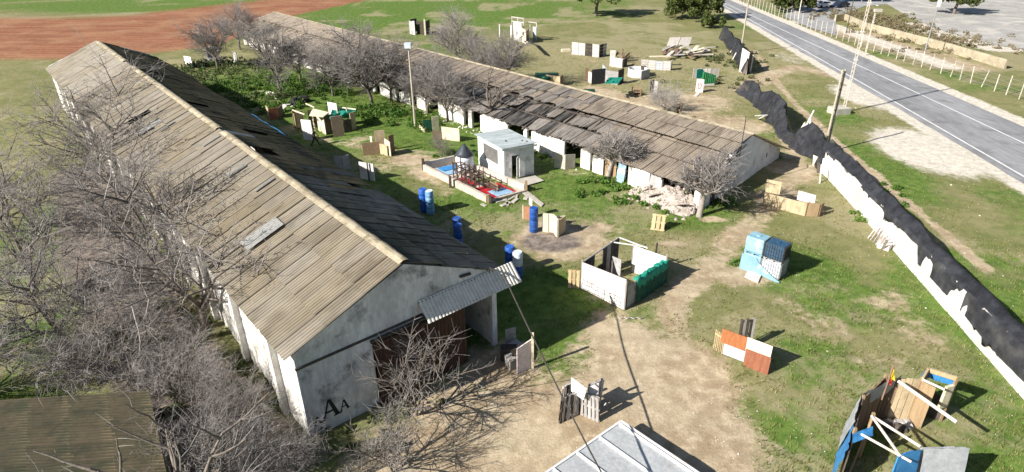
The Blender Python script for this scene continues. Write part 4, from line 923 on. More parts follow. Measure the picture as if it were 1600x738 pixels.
def prof1(s, y):   # near run, draped over the top of the wall
    hf = np.interp(y, [18, 33.2, 33.8, 50], [.75, .75, 1.72, 1.85]); return hf, -.30, np.interp(y, [18, 30, 40, 50], [2.5, 2.5, 2.7, 2.8]) - .10 * abs(sin(y * .8)) ** 1.5, .25, 1.0 + .25 * sin(y * .9), .75
net_strip('black_netting', [(22.75, 18), (23.68, 29), (24.36, 36), (25.4, 49.5), (25.5, 51)], prof1, 'black netting draped along the top of the white boundary wall', 3, .09, over=True)
def prof2(s, y):
    zt = np.interp(y, [50, 53, 55.5, 57.6, 59.6, 62, 65, 68, 71, 73.5, 77], [2.7, 2.2, 2.9, 1.0, .7, 2.3, 2.9, 2.6, 1.7, 2.3, 1.4]); return .12, np.interp(y, [50, 56, 59, 63, 70, 77], [-.5, -.75, -1.3, -.9, -.5, -.7]), zt, np.interp(y, [50, 55, 58, 62, 70, 77], [.2, .1, -.5, .2, .1, .2]), np.interp(y, [50, 56, 60, 66, 77], [.9, .8, .1, .9, .6]), np.interp(y, [50, 56, 59, 66, 77], [.8, .4, .3, .9, .3])
net_strip('black_netting', [(25.5, 50.5), (25.9, 54.5), (25.7, 58), (26.0, 63), (26.6, 68.5), (26.3, 73.5), (26.4, 77.0)], prof2, 'crumpled black netting sagging from posts past the end of the white wall', 5, .42)
def prof3(s, y): return .2, -.4, 2.3, .2, .7, .5
net_strip('black_netting', [(29.6, 86), (30.6, 91), (31.8, 98), (33.0, 106), (33.6, 113)], prof3, 'far run of black netting by the evergreen shrub near the road', 9, .3)
for i, (px, py, h, lx, ly, lab) in enumerate(((1254, 208, 2.2, .9, .5, 'white post poking through the gap in the sagging black netting'), (1262, 214, 1.6, .3, .9, 'shorter white post beside the gap in the sagging black netting'), (1140, 84, 1.6, 1.0, .6, 'pale stake leaning on the far black netting, nearest the shrub'), (1150, 88, 1.4, .6, .5, 'pale stake leaning on the far black netting, in the middle'), (1142, 98, 1.3, .8, .7, 'pale stake leaning on the far black netting, lowest one'))):
    p = G(px, py); mb = MB(); mb.beam(p, p + Vector((lx, ly, h)), .12, .07); mb.build('net_post', m_white if i < 2 else m_wpole, label=lab, cat='post', group='posts holding the black netting')
mb = MB(); p = G(1247, 222); mb.slab([p + Vector(q) for q in ((-.4, -1.6, .2), (.3, 1.4, .2), (.8, 1.2, 1.6), (.1, -1.8, 1.5))], .06); mb.build('white_sheet', m_white, label='white sheet showing behind the sag of the black netting', cat='sheet')
mb = MB(); a, b = G(1155, 112), G(1166, 117); mb.wall(a, b, 0, 3.2, .1, z1b=3.0)
lp = empty('pink_screen', a, 0, 'pale pink panel standing at the end of the far black netting', 'panel'); mb.build('panel', m_pinkw, lp)
mb = MB(); mb.beam(G(1172, 114), G(1172, 114) + Vector((.1, .2, 2.4)), .16); mb.build('post', m_wpole, lp); mb = MB(); mb.wall(G(1166, 117), G(1171, 108), 0, 2.6, .08); mb.build('panel', m_darkw, lp)
mb = MB(); p = G(1189, 156); mb.slab([p + Vector(q) for q in ((-1.1, -.3, .35), (.9, .1, .5), (1.0, .9, .6), (-1.0, .6, .45))], .14); mb.build('concrete_slab', m_conc, label='pale slab lying by the start of the crumpled black netting', cat='slab')
mb = MB(); p = G(1172, 151); mb.box(p + Vector((0, 0, .25)), (.9, .6, .5), .4); mb.build('blue_crate', m_lblue, label='small blue and white crate lying by the crumpled netting', cat='crate')
# bench like white frame beyond the barn gable
fr = empty('white_trestle', G(1190, 180), 0, 'low white frame standing between the barn gable and the black netting', 'frame')
for a_, b_ in (((1180, 181, .9), (1199, 180, .9)), ((1184, 186, 0), (1186, 181, .9)), ((1196, 186, 0), (1196, 180, .9)), ((1186, 186, .1), (1196, 181, .85))):
    mb = MB(); mb.beam(G(*a_[:2], a_[2]) if a_[2] > .5 else G(*a_[:2]), G(*b_[:2], b_[2]), .1, .08); mb.build('bar', m_white, fr)
# clutter by the wall end
jk = empty('figure_of_boards', G(1284, 281), 0, 'upright bundle of pale boards and dark pipes at the end of the white wall', 'boards')
mb = MB(); mb.slab([G(1282, 272), G(1289, 271), G(1289, 271) + Vector((.15, .3, 1.3)), G(1282, 272) + Vector((.1, .3, 1.3))], .12); mb.build('board', m_tote, jk)
mb = MB(); mb.slab([G(1276, 270), G(1281, 271), G(1281, 271) + Vector((0, .3, .85)), G(1276, 270) + Vector((0, .3, .85))], .1); mb.build('board', m_darkw, jk)
mb = MB(); mb.slab([G(1289, 274), G(1294, 272), G(1294, 272) + Vector((0, .4, 1.0)), G(1289, 274) + Vector((0, .3, 1.0))], .1); mb.build('board', m_darkw, jk)
mb = MB(); mb.beam(G(1280.5, 287), G(1280.5, 287) + Vector((.05, .5, 1.5)), .09); mb.build('pipe', m_wpole, jk)
mb = MB(); mb.slab([G(1270, 258), G(1278, 262), G(1276, 262) + Vector((.2, .3, .8)), G(1271, 258) + Vector((0, .4, .8))], .05); mb.build('board', m_cream, jk)
# fanned boards leaning on the white wall
fb = empty('fanned_boards', G(1378, 385), 0, 'fan of pale boards leaning on the white wall above a tan box', 'boards')
for i in range(6):
    b_ = G(1357 + i * 4.2, 372 + i * 3.6); t_ = G(1372 + i * 3, 352 + i * 4.5, 1.15); mb = MB(); mb.beam(b_, t_, .16, .04); mb.build('board', (m_white, m_pinkw, m_greyw)[i % 3], fb)
mb = MB(); p = G(1382, 388); mb.box(p + Vector((.1, .1, .2)), (.95, .75, .42), .7); mb.build('box', m_pinkw, fb)
# leaning plywood L by the barn gable
pw = empty('plywood_screen', G(1225, 330), 0, 'long tan plywood screen with a white board and a brown end by the barn gable', 'screen')
mb = MB(); mb.wall(G(1191, 320), G(1257, 338), 0, 1.02, .06); mb.build('plywood_panel', m_ply, pw)
mb = MB(); mb.wall(G(1191, 319), G(1214, 324), 1.03, 2.05, .05); mb.build('plywood_panel', m_ply, pw)
mb = MB(); mb.wall(G(1241, 331), G(1268, 337), .98, 1.72, .04, z1b=1.62); mb.build('white_board', m_white, pw)
mb = MB(); mb.wall(G(1259, 338), G(1277, 339), 0, 1.08, .06); mb.build('brown_board', m_tanb, pw)
mb = MB(); mb.wall(G(1257.6, 338.2), G(1268, 330), 0, 1.05, .05); mb.build('side_board', m_brownb, pw)
mb = MB(); p = G(1282, 334); mb.slab([G(1279, 339), G(1284, 334), G(1284, 334) + Vector((0, 0, .9)), G(1279, 339) + Vector((0, 0, 1.0))], .04); mb.build('side_board', m_brownb, pw)

# ------------------------------------------------------------------ poles, lamps, fence over the road
def pole(name, px, py, h, r0, r1, mat, label, cat, extra=None, group=None, lean=(0, 0)):
    p = G(px, py); o = empty(name, p, 0, label, cat, group); q = p + Vector((lean[0], lean[1], h))
    mb = MB(); mb.tube([p - Vector((0, 0, .3)), p.lerp(q, .5), q], [r0, (r0 + r1) / 2, r1], 8); mb.build('pole', mat, o)
    if extra: extra(o, p, q)
    return o
def lamp_head(o, p, q):
    mb = MB(); mb.box(q + Vector((-.05, 0, .28)), (.62, .5, .5)); mb.build('lamp_head', m_wdrum, o)
    mb = MB(); mb.beam(q, q + Vector((-.05, 0, .1)), .12); mb.build('bracket', m_darkm, o)
pole('lamp_post', 649, 199, 8.0, .12, .08, m_pole, 'tall pale lamp post standing among bare trees before the barn', 'lamp post', lamp_head)
def ladder(o, p, q):
    mb = MB(); d = Vector((.16, .1, 0)); mb.tube([p + d * 2 - Vector((0, 0, .2)), q + d * 2], .09, 8); mb.build('pole', m_pole, o)
    for k in range(12):
        a = p.lerp(q, (k + .6) / 12.5); mb = MB(); mb.beam(a, a + d * 2, .07, .12); mb.build('rung', m_darkw if k % 3 == 0 else m_pole, o)
pole('utility_pole', 1287, 240, 7.7, .10, .09, m_pole, 'double wooden utility pole rising behind the black netting', 'utility pole', ladder)
pole('utility_pole', 1157, 84, 8.0, .14, .10, m_pole, 'single wooden utility pole by the far black netting', 'utility pole')
def lattice(px, py, h, w, label, name='lattice_mast', nb=14):
    p = G(px, py); o = empty(name, p, 0, label, 'mast')
    c = [Vector((cos(a) * w, sin(a) * w, 0)) for a in (.5, 2.6, 4.7)]
    for q in c:
        mb = MB(); mb.beam(p + q, p + q * .8 + Vector((0, 0, h)), .05); mb.build('leg', m_wpole, o)
    mb = MB()
    for k in range(nb * 2):
        z0, z1 = h * k / (nb * 2), h * (k + 1) / (nb * 2)
        for i in range(3): mb.beam(p + c[i] + Vector((0, 0, z0)), p + c[(i + 1) % 3] + Vector((0, 0, z1)), .028)
    mb.build('lattice', m_wpole, o, kind='stuff')
    for k in (3, 6, 9, 12):
        mb = MB(); mb.box(p + Vector((0, 0, h * k / nb)), (w * 2.1, w * 2.1, .08)); mb.build('collar', m_white, o)
    return o, p
o, p = lattice(1318, 176, 13.5, .17, 'tall pale lattice mast standing on a concrete block beside the road')
mb = MB(); mb.box(G(1310, 177) + Vector((0, 0, .3)), (1.9, 1.5, .75), .3); mb.build('concrete_block', m_conc, label='pale concrete block at the foot of the lattice mast', cat='concrete block')
o, p = lattice(1352, 86, 6.5, .12, 'short pale mast with a box on top beyond the road', nb=8)
mb = MB(); mb.box(p + Vector((.3, 0, 6.6)), (1.1, .5, .4)); mb.build('top_box', m_conc, o)
def lamp2(o, p, q):
    mb = MB(); mb.box(q + Vector((.1, 0, -1.0)), (.35, .35, 1.1)); mb.build('lamp_head', m_white, o)
    mb = MB(); mb.box(q + Vector((.12, 0, -.25)), (.38, .38, .5)); mb.build('lamp_cap', m_darkm, o)
pole('street_lamp', 1444, 85, 8.6, .10, .07, m_steel, 'grey street lamp in front of the gravel lot', 'street lamp', lamp2)
pole('utility_pole', 1322, 52, 6.4, .09, .06, m_darkw, 'slim dark pole standing before the retaining wall end', 'utility pole')
pole('utility_pole', 1247, 30, 6.0, .12, .09, m_wpole, 'slim pale pole beside the car park entrance tree', 'utility pole')
wf = empty('wire_fence', (float(rF(100.)), 100, 0), 0, 'long wire fence on pale posts along the far side of the road', 'fence')
pm = MB(); pm.beam((0, 0, -.2), (0, 0, 2.3), .075); pme = pm.mesh('fence_post', m_wpole)
pys = np.arange(70, 168, 1.9)
for y in pys: link('fence_post', pme, wf, Matrix.Translation((float(rF(y)) - wf.location.x, y - 100 + R.uniform(-.2, .2), R.uniform(-.2, .08))) @ Matrix.Rotation(R.gauss(0, .04), 4, 'Y') @ Matrix.Rotation(R.gauss(0, .04), 4, 'X'))
for z in (.5, 1.0, 1.5, 2.0):
    mb = MB(); pts = [(float(rF(y)) - .05, y, z) for y in pys]; mb.tube(pts, .016, 4); mb.build('fence_wire', m_steel, wf)
# concrete retaining wall of the lot, kerb
rw = [G(1308, 54), G(1304, 34), G(1318, 32), G(1352, 47), G(1409, 62), G(1483, 82), G(1570, 108)]
m_retain = M('tan_wall', (.44, .39, .29), (.36, .31, .22), .6, .95, .4, 14, dirt=(.28, .25, .18), damt=.3, rnd=.04)
rwo = empty('retaining_wall', rw[1], 0, 'pale curved retaining wall below the scrubby bank across the road', 'wall')
for a_, b_ in zip(rw[1:-1], rw[2:]):
    mb = MB(); mb.wall(a_, b_, -.1, 1.3, .35); mb.build('wall_section', m_retain, rwo)
# parked cars and blue roof at the far right
def car(px, py, rz, paint, label):
    p = G(px, py); p.z = .05; o = empty('parked_car', p, rz, label, 'car'); Mx = ROOTM[o.name]; T = lambda q: Mx @ Vector(q)
    prof = [(-2.1, .35), (-2.15, .8), (-1.5, .95), (-.8, 1.42), (.7, 1.45), (1.55, .98), (2.1, .85), (2.15, .4)]
    mb = MB(); n = len(prof)
    for side in (-1, 1): pass
    vs = [T((x, -.85 if z < 1.2 else -.68, z)) for x, z in prof] + [T((x, .85 if z < 1.2 else .68, z)) for x, z in prof]
    mb.add(vs, [tuple(range(n)), tuple(range(2 * n - 1, n - 1, -1))] + [((i + 1) % n, i, i + n, (i + 1) % n + n) for i in range(n)]); mb.build('body', paint, o)
    mb = MB(); mb.add([T(q) for q in ((-1.42, -.7, 1.0), (-1.42, .7, 1.0), (-.86, .62, 1.41), (-.86, -.62, 1.41))], [(0, 1, 2, 3)]); b_ = mb
    mb.v = [tuple(Vector(v) + Mx.to_3x3() @ Vector((-.03, 0, .03))) for v in mb.v]; mb.build('windscreen', m_glass, o)
    for s in (-1, 1):
        mb = MB(); mb.add([T(q) for q in ((-1.2, s * .862, .98), (1.2, s * .862, .98), (.66, s * .72, 1.36), (-.75, s * .72, 1.36))], [(0, 1, 2, 3)]); mb.build('side_window', m_glass, o)
        for x in (-1.35, 1.3):
            mb = MB(); a_ = T((x, s * .72, .33)); b_ = T((x, s * .90, .33)); mb.tube([a_, b_], .33, 12); mb.build('wheel', m_tyre, o)
    return o
car(1313, 12, .5, m_car, 'dark blue car parked at the back of the car park')
car(1287, 12, .25, m_carw, 'white car parked left of the dark blue one')
for (px, py, w, d, lab) in ((1318, 1, 16, 9, 'light blue roofed open shelter behind the car park'), (1400, -2, 15, 8, 'second light blue roofed shelter, farther right behind the gravel lot')):
    p = G(px, py); o = empty('roofed_shelter', p, 0, lab, 'shelter'); mb = MB()
    mb.hexa([p + Vector(q) for q in ((-w / 2, -d / 2, 2.6), (w / 2, -d / 2, 2.6), (w / 2, d / 2, 3.3), (-w / 2, d / 2, 3.3), (-w / 2, -d / 2, 2.72), (w / 2, -d / 2, 2.72), (w / 2, d / 2, 3.42), (-w / 2, d / 2, 3.42))]); mb.build('roof', m_broof, o)
    for i in range(4):
        for j in (-1, 1): mb = MB(); q = p + Vector((-w / 2 + .5 + i * (w - 1) / 3, j * (d / 2 - .4), 0)); mb.beam(q, q + Vector((0, 0, 2.7 if j < 0 else 3.2)), .18); mb.build('post', m_steel, o)
# ------------------------------------------------------------------ blue drums
def drum(px, py, z, mat, label, lid=None, dx=0, dy=0):
    p = G(px, py) + Vector((dx, dy, 0)); p.z = z; o = empty('drum', p, R.uniform(0, 6), label, 'drum', 'plastic drums stacked two high')
    r = .30; prof = [(r * .93, 0), (r, .04), (r, .26), (r * 1.03, .28), (r * 1.03, .31), (r, .33), (r, .58), (r * 1.03, .60), (r * 1.03, .63), (r, .65), (r, .86), (r * .93, .91)]
    mb = MB(); mb.lathe(prof, p, 22); mb.build('body', mat, o, True)
    mb = MB(); mb.lathe([(r * .90, .905), (r * .90, .93), (r * .80, .93), (r * .78, .915)], p, 22); mb.build('lid', lid or mat, o); return o
drum(663, 331, 0, m_blue, 'lower blue drum of the left stack in the pair farthest along the hangar'); drum(663, 331, .93, m_blue, 'upper blue drum of the left stack in the pair farthest along the hangar')
drum(673, 334, 0, m_lblue, 'lower light blue drum of the pale stack in the farthest pair'); drum(673, 334, .93, m_lblue, 'upper light blue drum with a white lid in the farthest pair', m_wdrum)
drum(716, 379, 0, m_blue, 'lower blue drum of the back stack half hidden by the roof edge'); drum(716, 379, .93, m_blue, 'upper blue drum of the back stack half hidden by the roof edge')
drum(717, 390, 0, m_blue, 'lower blue drum of the front stack half hidden by the roof edge'); drum(717, 390, .93, m_blue, 'upper blue drum of the front stack half hidden by the roof edge')
drum(797, 426, 0, m_blue, 'lower blue drum in shade by the hangar corner, left stack'); drum(797, 426, .93, m_blue, 'upper blue drum by the hangar corner, left of the white one')
drum(809, 435, 0, m_blue, 'shaded blue drum under the white drum by the hangar corner'); drum(809, 435, .93, m_wdrum, 'white drum on top of a blue one by the hangar corner')
drum(834, 362, 0, m_blue, 'lower blue drum beside the cream pallet boards'); drum(834, 362, .93, m_blue, 'upper blue drum beside the cream pallet boards')

# ------------------------------------------------------------------ panels, pallets and bunkers of the playing field
def panels(name, at, label, cat, items, group=None):
    o = empty(name, G(*at), 0, label, cat, group)
    for it in items:
        nm, a_, b_, z0, z1, th, mat = it[:7]; mb = MB(); mb.wall(G(*a_), G(*b_), z0, z1, th, z1b=it[7] if len(it) > 7 else None); mb.build(nm, mat, o)
    return o
def pallet(parent, a, b, back, h, mats, nb=5):
    """upright pallet from ground point a to b, leaning by back (vector)"""
    d = (b - a); w = d.length; d.normalize(); up = (Vector((0, 0, h)) + back); L_ = up.length; up.normalize(); n = d.cross(up).normalized()
    M3 = Matrix((d, up, n)).transposed()
    for i in range(nb):
        c = a + d * (w * (i + .5) / nb) + up * L_ / 2; mb = MB(); mb.box(c + n * .055, (w / nb * .72, L_, .025), M=M3); mb.build('slat', mats[i % len(mats)], parent)
    for f_ in (.06, .5, .94):
        c = a + d * w / 2 + up * L_ * f_; mb = MB(); mb.box(c, (w, .10, .085), M=M3); mb.build('bearer', mats[0], parent)
    for i in (0, nb // 2, nb - 1):
        c = a + d * (w * (i + .5) / nb) + up * L_ / 2; mb = MB(); mb.box(c - n * .055, (w / nb * .72, L_, .025), M=M3); mb.build('slat', mats[i % len(mats)], parent)
panels('plywood_barricade', (858, 365), 'cream pallet boards with a wedge and brown back beside the blue drums', 'barricade', [
    ('board', (847, 361.5), (852, 362), 0, 1.3, .05, m_greyb), ('board', (848.5, 362), (856.5, 363), 0, 1.42, .09, m_cream), ('board', (857, 362.5), (866, 364), 0, 1.42, .09, m_cream),
    ('side_board', (866, 364), (871, 371.5), 0, 1.35, .12, m_cream), ('back_board', (872, 371), (883, 362), 0, 1.25, .05, m_ply), ('top_board', (868, 352), (883, 350), .55, .65, .1, m_cream)])
panels('orange_board', (822, 341), 'small orange board with cream edges left of the blue drums', 'board', [('board', (818, 342), (829, 343), 0, 1.0, .05, M('faded_orange_board', (.52, .27, .15), (.44, .22, .12))), ('edge', (816, 342), (818, 342), 0, 1.1, .07, m_cream), ('top_batten', (827, 337), (832, 341), .9, 1.45, .06, m_cream)])
mb = MB(); mb.slab([G(796, 289), G(812, 290), G(850, 320), G(846, 324)], .05); mb.v = [(v[0], v[1], v[2] + .06) for v in mb.v]; mb.build('path_plank', m_conc, label='pale broken plank lying on grass beyond the red tarp pit', cat='plank')
pe = empty('pallet', G(1028, 360), 0, 'single new wooden pallet standing alone on the green grass', 'pallet'); pallet(pe, G(1016, 359), G(1038, 362), Vector((.15, .45, 0)), 1.05, [m_pal], 3)
pe = empty('pallet', G(896, 450), 0, 'new wooden pallet standing against the left end of the white walled fort', 'pallet'); pallet(pe, G(887, 449), G(906, 451), Vector((0, .1, 0)), 1.15, [m_pal], 3)
# grey pallet bunker
gp = empty('pallet_bunker', G(906, 650), 0, 'bunker of grey weathered pallets with a white board on top, bare earth', 'bunker')
pallet(gp, G(873, 662), G(886, 655), Vector((.1, .1, 0)), 1.35, [m_darkw, m_greyw], 4); pallet(gp, G(885, 657), G(907, 644), Vector((.0, .12, 0)), 1.25, [m_greyb, m_darkw, m_greyw], 5)
pallet(gp, G(907, 647), G(937, 660), Vector((-.05, .15, 0)), 1.25, [m_greyw, m_greyb], 5); pallet(gp, G(877, 640), G(893, 632), Vector((.05, .05, 0)), 1.3, [m_greyw, m_darkw], 4); pallet(gp, G(915, 640), G(938, 630), Vector((.1, .1, 0)), 1.35, [m_greyb, m_greyw], 5)
mb = MB(); mb.slab([G(893, 611, 1.1), G(912, 625, 1.15), G(917, 608, 1.75), G(893, 590, 1.75)], .05); mb.build('white_board', m_white, gp)
mb = MB(); mb.slab([G(917, 618, 1.1), G(935, 616, 1.2), G(936, 598, 1.7), G(921, 604, 1.45)], .05); mb.build('grey_board', m_greyb, gp)
# orange and cream board bunker
ob = empty('board_bunker', G(1160, 568), 0, 'bunker of orange, cream and red brown boards over two white crates', 'bunker')
A_, B_ = G(1127, 556), G(1198, 584); uu = (B_ - A_); vv = Vector((-uu.y, uu.x, 0)).normalized(); q_ = lambda f, o=0.0: A_ + uu * f + vv * o
for f0, f1, z0, z1, off, mat, nm in ((.0, .26, .05, .80, .15, m_tote, 'white_crate'), (.265, .53, .05, .80, .15, m_tote, 'white_crate')):
    mb = MB(); mb.wall(q_(f0, off + .25), q_(f1, off + .25), z0, z1, .55); mb.build(nm, mat, ob)
for f0, f1, z0, z1, off, mat, nm in ((-.07, .47, .80, 1.62, .0, m_orange, 'orange_board'), (.47, 1.0, .84, 1.62, .03, m_cream, 'cream_board'), (.50, 1.03, .0, 1.04, -.10, m_redbrown, 'red_brown_board')):
    mb = MB(); mb.wall(q_(f0, off), q_(f1, off), z0, z1, .04); mb.build(nm, mat, ob)
for i in range(6):
    p = q_(-.24 + i * .045, .35 - i * .05); mb = MB(); mb.beam(p, p + Vector((0, .05, 1.15)), .05, .03); mb.build('stick', m_pal, ob)
mb = MB(); mb.beam(q_(-.25, .33), q_(0, .1), .05); mb.v = [(v[0], v[1], v[2] + .95) for v in mb.v]; mb.build('stick', m_pal, ob)
pallet(ob, q_(.18, 1.0), q_(.42, 1.55), Vector((0, .1, 0)), 1.75, [m_darkw, m_greyw, m_darkw], 5)
# IBC totes
A_, B_ = G(1156, 418), G(1217, 441); uu = (B_ - A_).normalized(); ang_ = atan2(uu.y, uu.x); vv = Vector((-uu.y, uu.x, 0))
def tote(i, z, body, label, cage=True, wrap=False):
    p = A_ + uu * (.62 + 1.25 * i) + vv * .55; p.z = z; o = empty('bulk_tote', p, ang_, label, 'bulk container', 'bulk totes stacked two by two'); Mx = ROOTM[o.name]
    mb = MB(); r3 = Mx.to_3x3(); mb.box(Mx @ Vector((0, 0, .62)), (1.16, .98, .98), M=r3)
    bmesh_ = mb.build('tank', body, o); bv = bmesh_.modifiers.new('bevel', 'BEVEL'); bv.width = .07; bv.segments = 2
    mb = MB()
    for x in (-.48, 0, .48): mb.box(Mx @ Vector((x, 0, .06)), (.14, 1.0, .11), M=r3)
    mb.box(Mx @ Vector((0, 0, .12)), (1.2, 1.0, .03), M=r3); mb.build('base_pallet', m_greyb if not wrap else body, o)
    if cage:
        mb = MB()
        for k in range(9): x = -.6 + .15 * k; [mb.box(Mx @ Vector((x, s * .52, .63)), (.022, .022, 1.0), M=r3) for s in (-1, 1)]
        for k in range(8): y = -.52 + .148 * k; [mb.box(Mx @ Vector((s * .61, y, .63)), (.022, .022, 1.0), M=r3) for s in (-1, 1)]
        for z_ in (.18, .40, .63, .86, 1.12):
            for s in (-1, 1): mb.box(Mx @ Vector((0, s * .53, z_)), (1.24, .022, .025), M=r3); mb.box(Mx @ Vector((s * .615, 0, z_)), (.022, 1.06, .025), M=r3)
        mb.build('cage', m_steel if body is not m_cageblue else m_darkm, o)
    mb = MB(); mb.lathe([(.14, 1.11), (.14, 1.15), (.10, 1.16)], p, 12); mb.build('cap', body, o)
    return o
tote(0, 0, m_wrap, 'lower left tote wrapped in pale blue sheeting', False, True); tote(1, 0, m_tote, 'lower right whitish tote in a wire cage')
tote(0, 1.15, m_wrap, 'upper left tote wrapped in pale blue sheeting', False, True); tote(1, 1.15, m_cageblue, 'upper right dark blue tote in a dark cage')
sg = MB(); n = 14
def wrapq(f, z): 
    p = A_ + uu * (2.62 * f) - vv * (.03 + .05 * sin(f * 9) + .10 * (1 - z)); return p + Vector((0, 0, z))
sg.grid([[wrapq(i / n, .02 + zz * (1.05 - .95 * max(0, (i / n - .35) / .65) ** .6)) for zz in np.linspace(0, 1, 6)] for i in range(n + 1)])
sg.build('plastic_sheet', m_wrap, label='torn pale blue plastic sheet draped along the foot of the totes', cat='plastic sheet', smooth=True)
mb = MB(); mb.slab([G(1163, 434), G(1184, 443), G(1189, 432), G(1168, 424)], .05); mb.v = [(v[0], v[1], v[2] + .05) for v in mb.v]; mb.build('ground_board', m_pinkw, label='tan board lying flat in front of the stacked totes', cat='board')

# white walled fort
ft = empty('white_fort', G(970, 450), 0, 'open topped fort of white boards with a sketched brick pattern and green net', 'fort')
A_, B_, C_ = G(908, 451), G(975, 484), G(1037, 441); D_ = G(967, 372, 1.95); D_ = Vector((D_.x, D_.y, 0)); E_ = G(990, 384, 1.85); E_.z = 0
mb = MB(); mb.wall(A_, B_, 0, 1.80, .06, z1b=1.98); mb.build('front_board', m_pinkw, ft)
dv = (B_ - A_); dl = dv.length; dv.normalize(); nv = Vector((dv.y, -dv.x, 0))
mb = MB()
W_ = lambda s, z: A_ + dv * s + nv * .034 + Vector((0, 0, z))
for (s0_, s1_, z0_, z1_) in ((.06, dl - .08, .10, .72),): mb.add([W_(s0_, z0_), W_(s1_, z0_), W_(s1_, z1_), W_(s0_, z1_)], [(0, 1, 2, 3)])
mb.build('whitewash_band', m_white, ft)
mb = MB(); W2 = lambda s, z: A_ + dv * s + nv * .0365 + Vector((0, 0, z)); rk = random.Random(2)
def stroke(a, b, w=.022):
    d = (b - a).normalized(); sdv = Vector((0, 0, 1)).cross(nv) ; pr = d.cross(nv).normalized() * w / 2; mb.add([a - pr, b - pr, b + pr, a + pr], [(0, 1, 2, 3)])
for row, z in enumerate((.12, .40, .68)):
    s = .1
    while s < dl - .2:
        e = min(s + rk.uniform(.25, .5), dl - .1); z2 = z + rk.uniform(-.03, .03); stroke(W2(s, z2), W2(e, z2 + rk.uniform(-.03, .03)), .045)
        if row < 2: x = s + rk.uniform(-.05, .05); stroke(W2(x, z), W2(x + rk.uniform(-.03, .03), z + .28 + (.25 if rk.random() < .2 else 0)), .04)
        s = e + .01
mb.build('sketched_bricks', m_darkm, ft, kind='stuff')
dd = (D_ - A_); 
for i in range(9):
    f0, f1 = i / 9, (i + 1) / 9 - .008; h0 = 1.75 + .2 * f0
    win = i in (3, 4)
    mb = MB(); mb.wall(A_ + dd * f0, A_ + dd * f1, 0, .85 if win else h0, .05); mb.build('plank', m_darkw if i != 6 else m_greyw, ft)
mb = MB(); mb.beam(A_ + dd * .0 + Vector((0, 0, 1.78)), D_ + Vector((0, 0, 1.98)), .07); mb.build('top_rail', m_greyw, ft)
mb = MB(); mb.wall(E_, C_, 0, 1.85, .05, z1b=1.75); mb.build('back_board', m_white, ft)
mb = MB(); mb.wall(B_ + (C_ - B_) * .06, B_ + (C_ - B_) * .30, 0, 1.45, .05); mb.build('side_board', m_greyb, ft)
mb = MB(); mb.wall(B_ + (C_ - B_) * .30, C_, 0, 1.4, .05); mb.build('side_board', m_darkw, ft)
mb = MB(); n = 26; P = []
for i in range(n + 1):
    f = .24 + .78 * i / n; b_ = B_ + (C_ - B_) * f; on = Vector(((C_ - B_).y, -(C_ - B_).x, 0)).normalized(); row = []
    for j in range(9):
        t = j / 8; z = 1.60 * (1 - t) + .06 * t + ((fbm(np.array([i * .9]), np.array([t * 2]), 3)[0] - .5) * .9 + R.uniform(-.12, .12)) * (1 - t); row.append(b_ + on * (.06 + .10 * t + .16 * (fbm(np.array([i * .6 + 3]), np.array([t * 3]), 3)[0] - .3)) + Vector((0, 0, z)))
    bk = b_ - on * .25; row.insert(0, bk + Vector((0, 0, 1.35 + .25 * fbm(np.array([i * .7]), np.array([8.]), 2)[0]))); P.append(row)
mb.grid(P[:], 0); nbq = len(P[0]) - 1; mb.m = [1 if (k_ % nbq) > 3 else 0 for k_ in range(len(mb.f))]; mb.build('green_net', [m_gnet, m_gdark], ft, True)
for (px, py, z) in ((1003, 424, 1.9), (1021, 424, 2.0), (955, 428, 1.2)):
    p = G(px, py); mb = MB(); mb.beam(p, p + Vector((.05, 0, z)), .09); mb.build('post', m_darkw, ft)
mb = MB(); mb.wall(G(955, 428), G(969, 434), 0, 1.25, .05); mb.build('inner_board', m_greyb, ft)
mb = MB(); mb.wall(G(990, 415), G(1004, 422), .1, .9, .05); mb.build('inner_board', m_white, ft)
for a_, b_ in (((954, 378, 1.9), (1010, 386, 1.95)), ((967, 371, 1.98), (1012, 388, 1.9))):
    mb = MB(); mb.beam(G(*a_), G(*b_), .07, .05); mb.build('top_batten', m_white, ft)
for p in (A_, B_, C_, D_, E_): mb = MB(); mb.beam(p, p + Vector((0, 0, 1.9)), .08); mb.build('corner_post', m_greyw, ft)
mb = MB(); n = 8; mb.tube([G(965 + 40 * i / n, 498 + (1 if i % 2 else -1)) + Vector((0, 0, .04)) for i in range(n + 1)], .025, 6); mb.build('loose_batten', m_greyw, label='thin grey batten lying on bare earth in front of the fort', cat='batten')

# ------------------------------------------------------------------ white hut
hu = empty('white_hut', G(788, 280), 0, 'small white hut with a blue grey metal roof and a dark window opening', 'hut')
h0 = G(788, 281); dF = (G(748, 257) - h0); lF = dF.length; dF.normalize(); dS = Vector((-dF.y, dF.x, 0)) * -1.0
if dS.x < 0: dS = -dS
dS = (G(833, 273) - h0).normalized(); lS = 2.75
Hq = lambda f, s, z: h0 + dF * f + dS * s + Vector((0, 0, z))
HZ = 2.72
def frame_wall(mb, W3, L_, H_, x0, x1, z0, z1, th):   # wall in plane with one opening, built from four blocks
    for (a, b, c, d) in ((0, x0, 0, H_), (x1, L_, 0, H_), (x0, x1, 0, z0), (x0, x1, z1, H_)):
        if b - a < .01 or d - c < .01: continue
        mb.hexa([W3(x, y, z) for z in (c, d) for x, y in ((a, 0), (b, 0), (b, th), (a, th))])
mb = MB(); frame_wall(mb, lambda x, y, z: Hq(x, y, z), lF, HZ, .95, 3.35, .95, 2.3, .16); mb.build('front_wall', m_hut, hu)
mb = MB(); frame_wall(mb, lambda x, y, z: Hq(y + .0, .16 + x, z), lS - .16, HZ, .55, 1.25, 0, 2.0, .16); mb.build('side_wall', m_hut, hu)
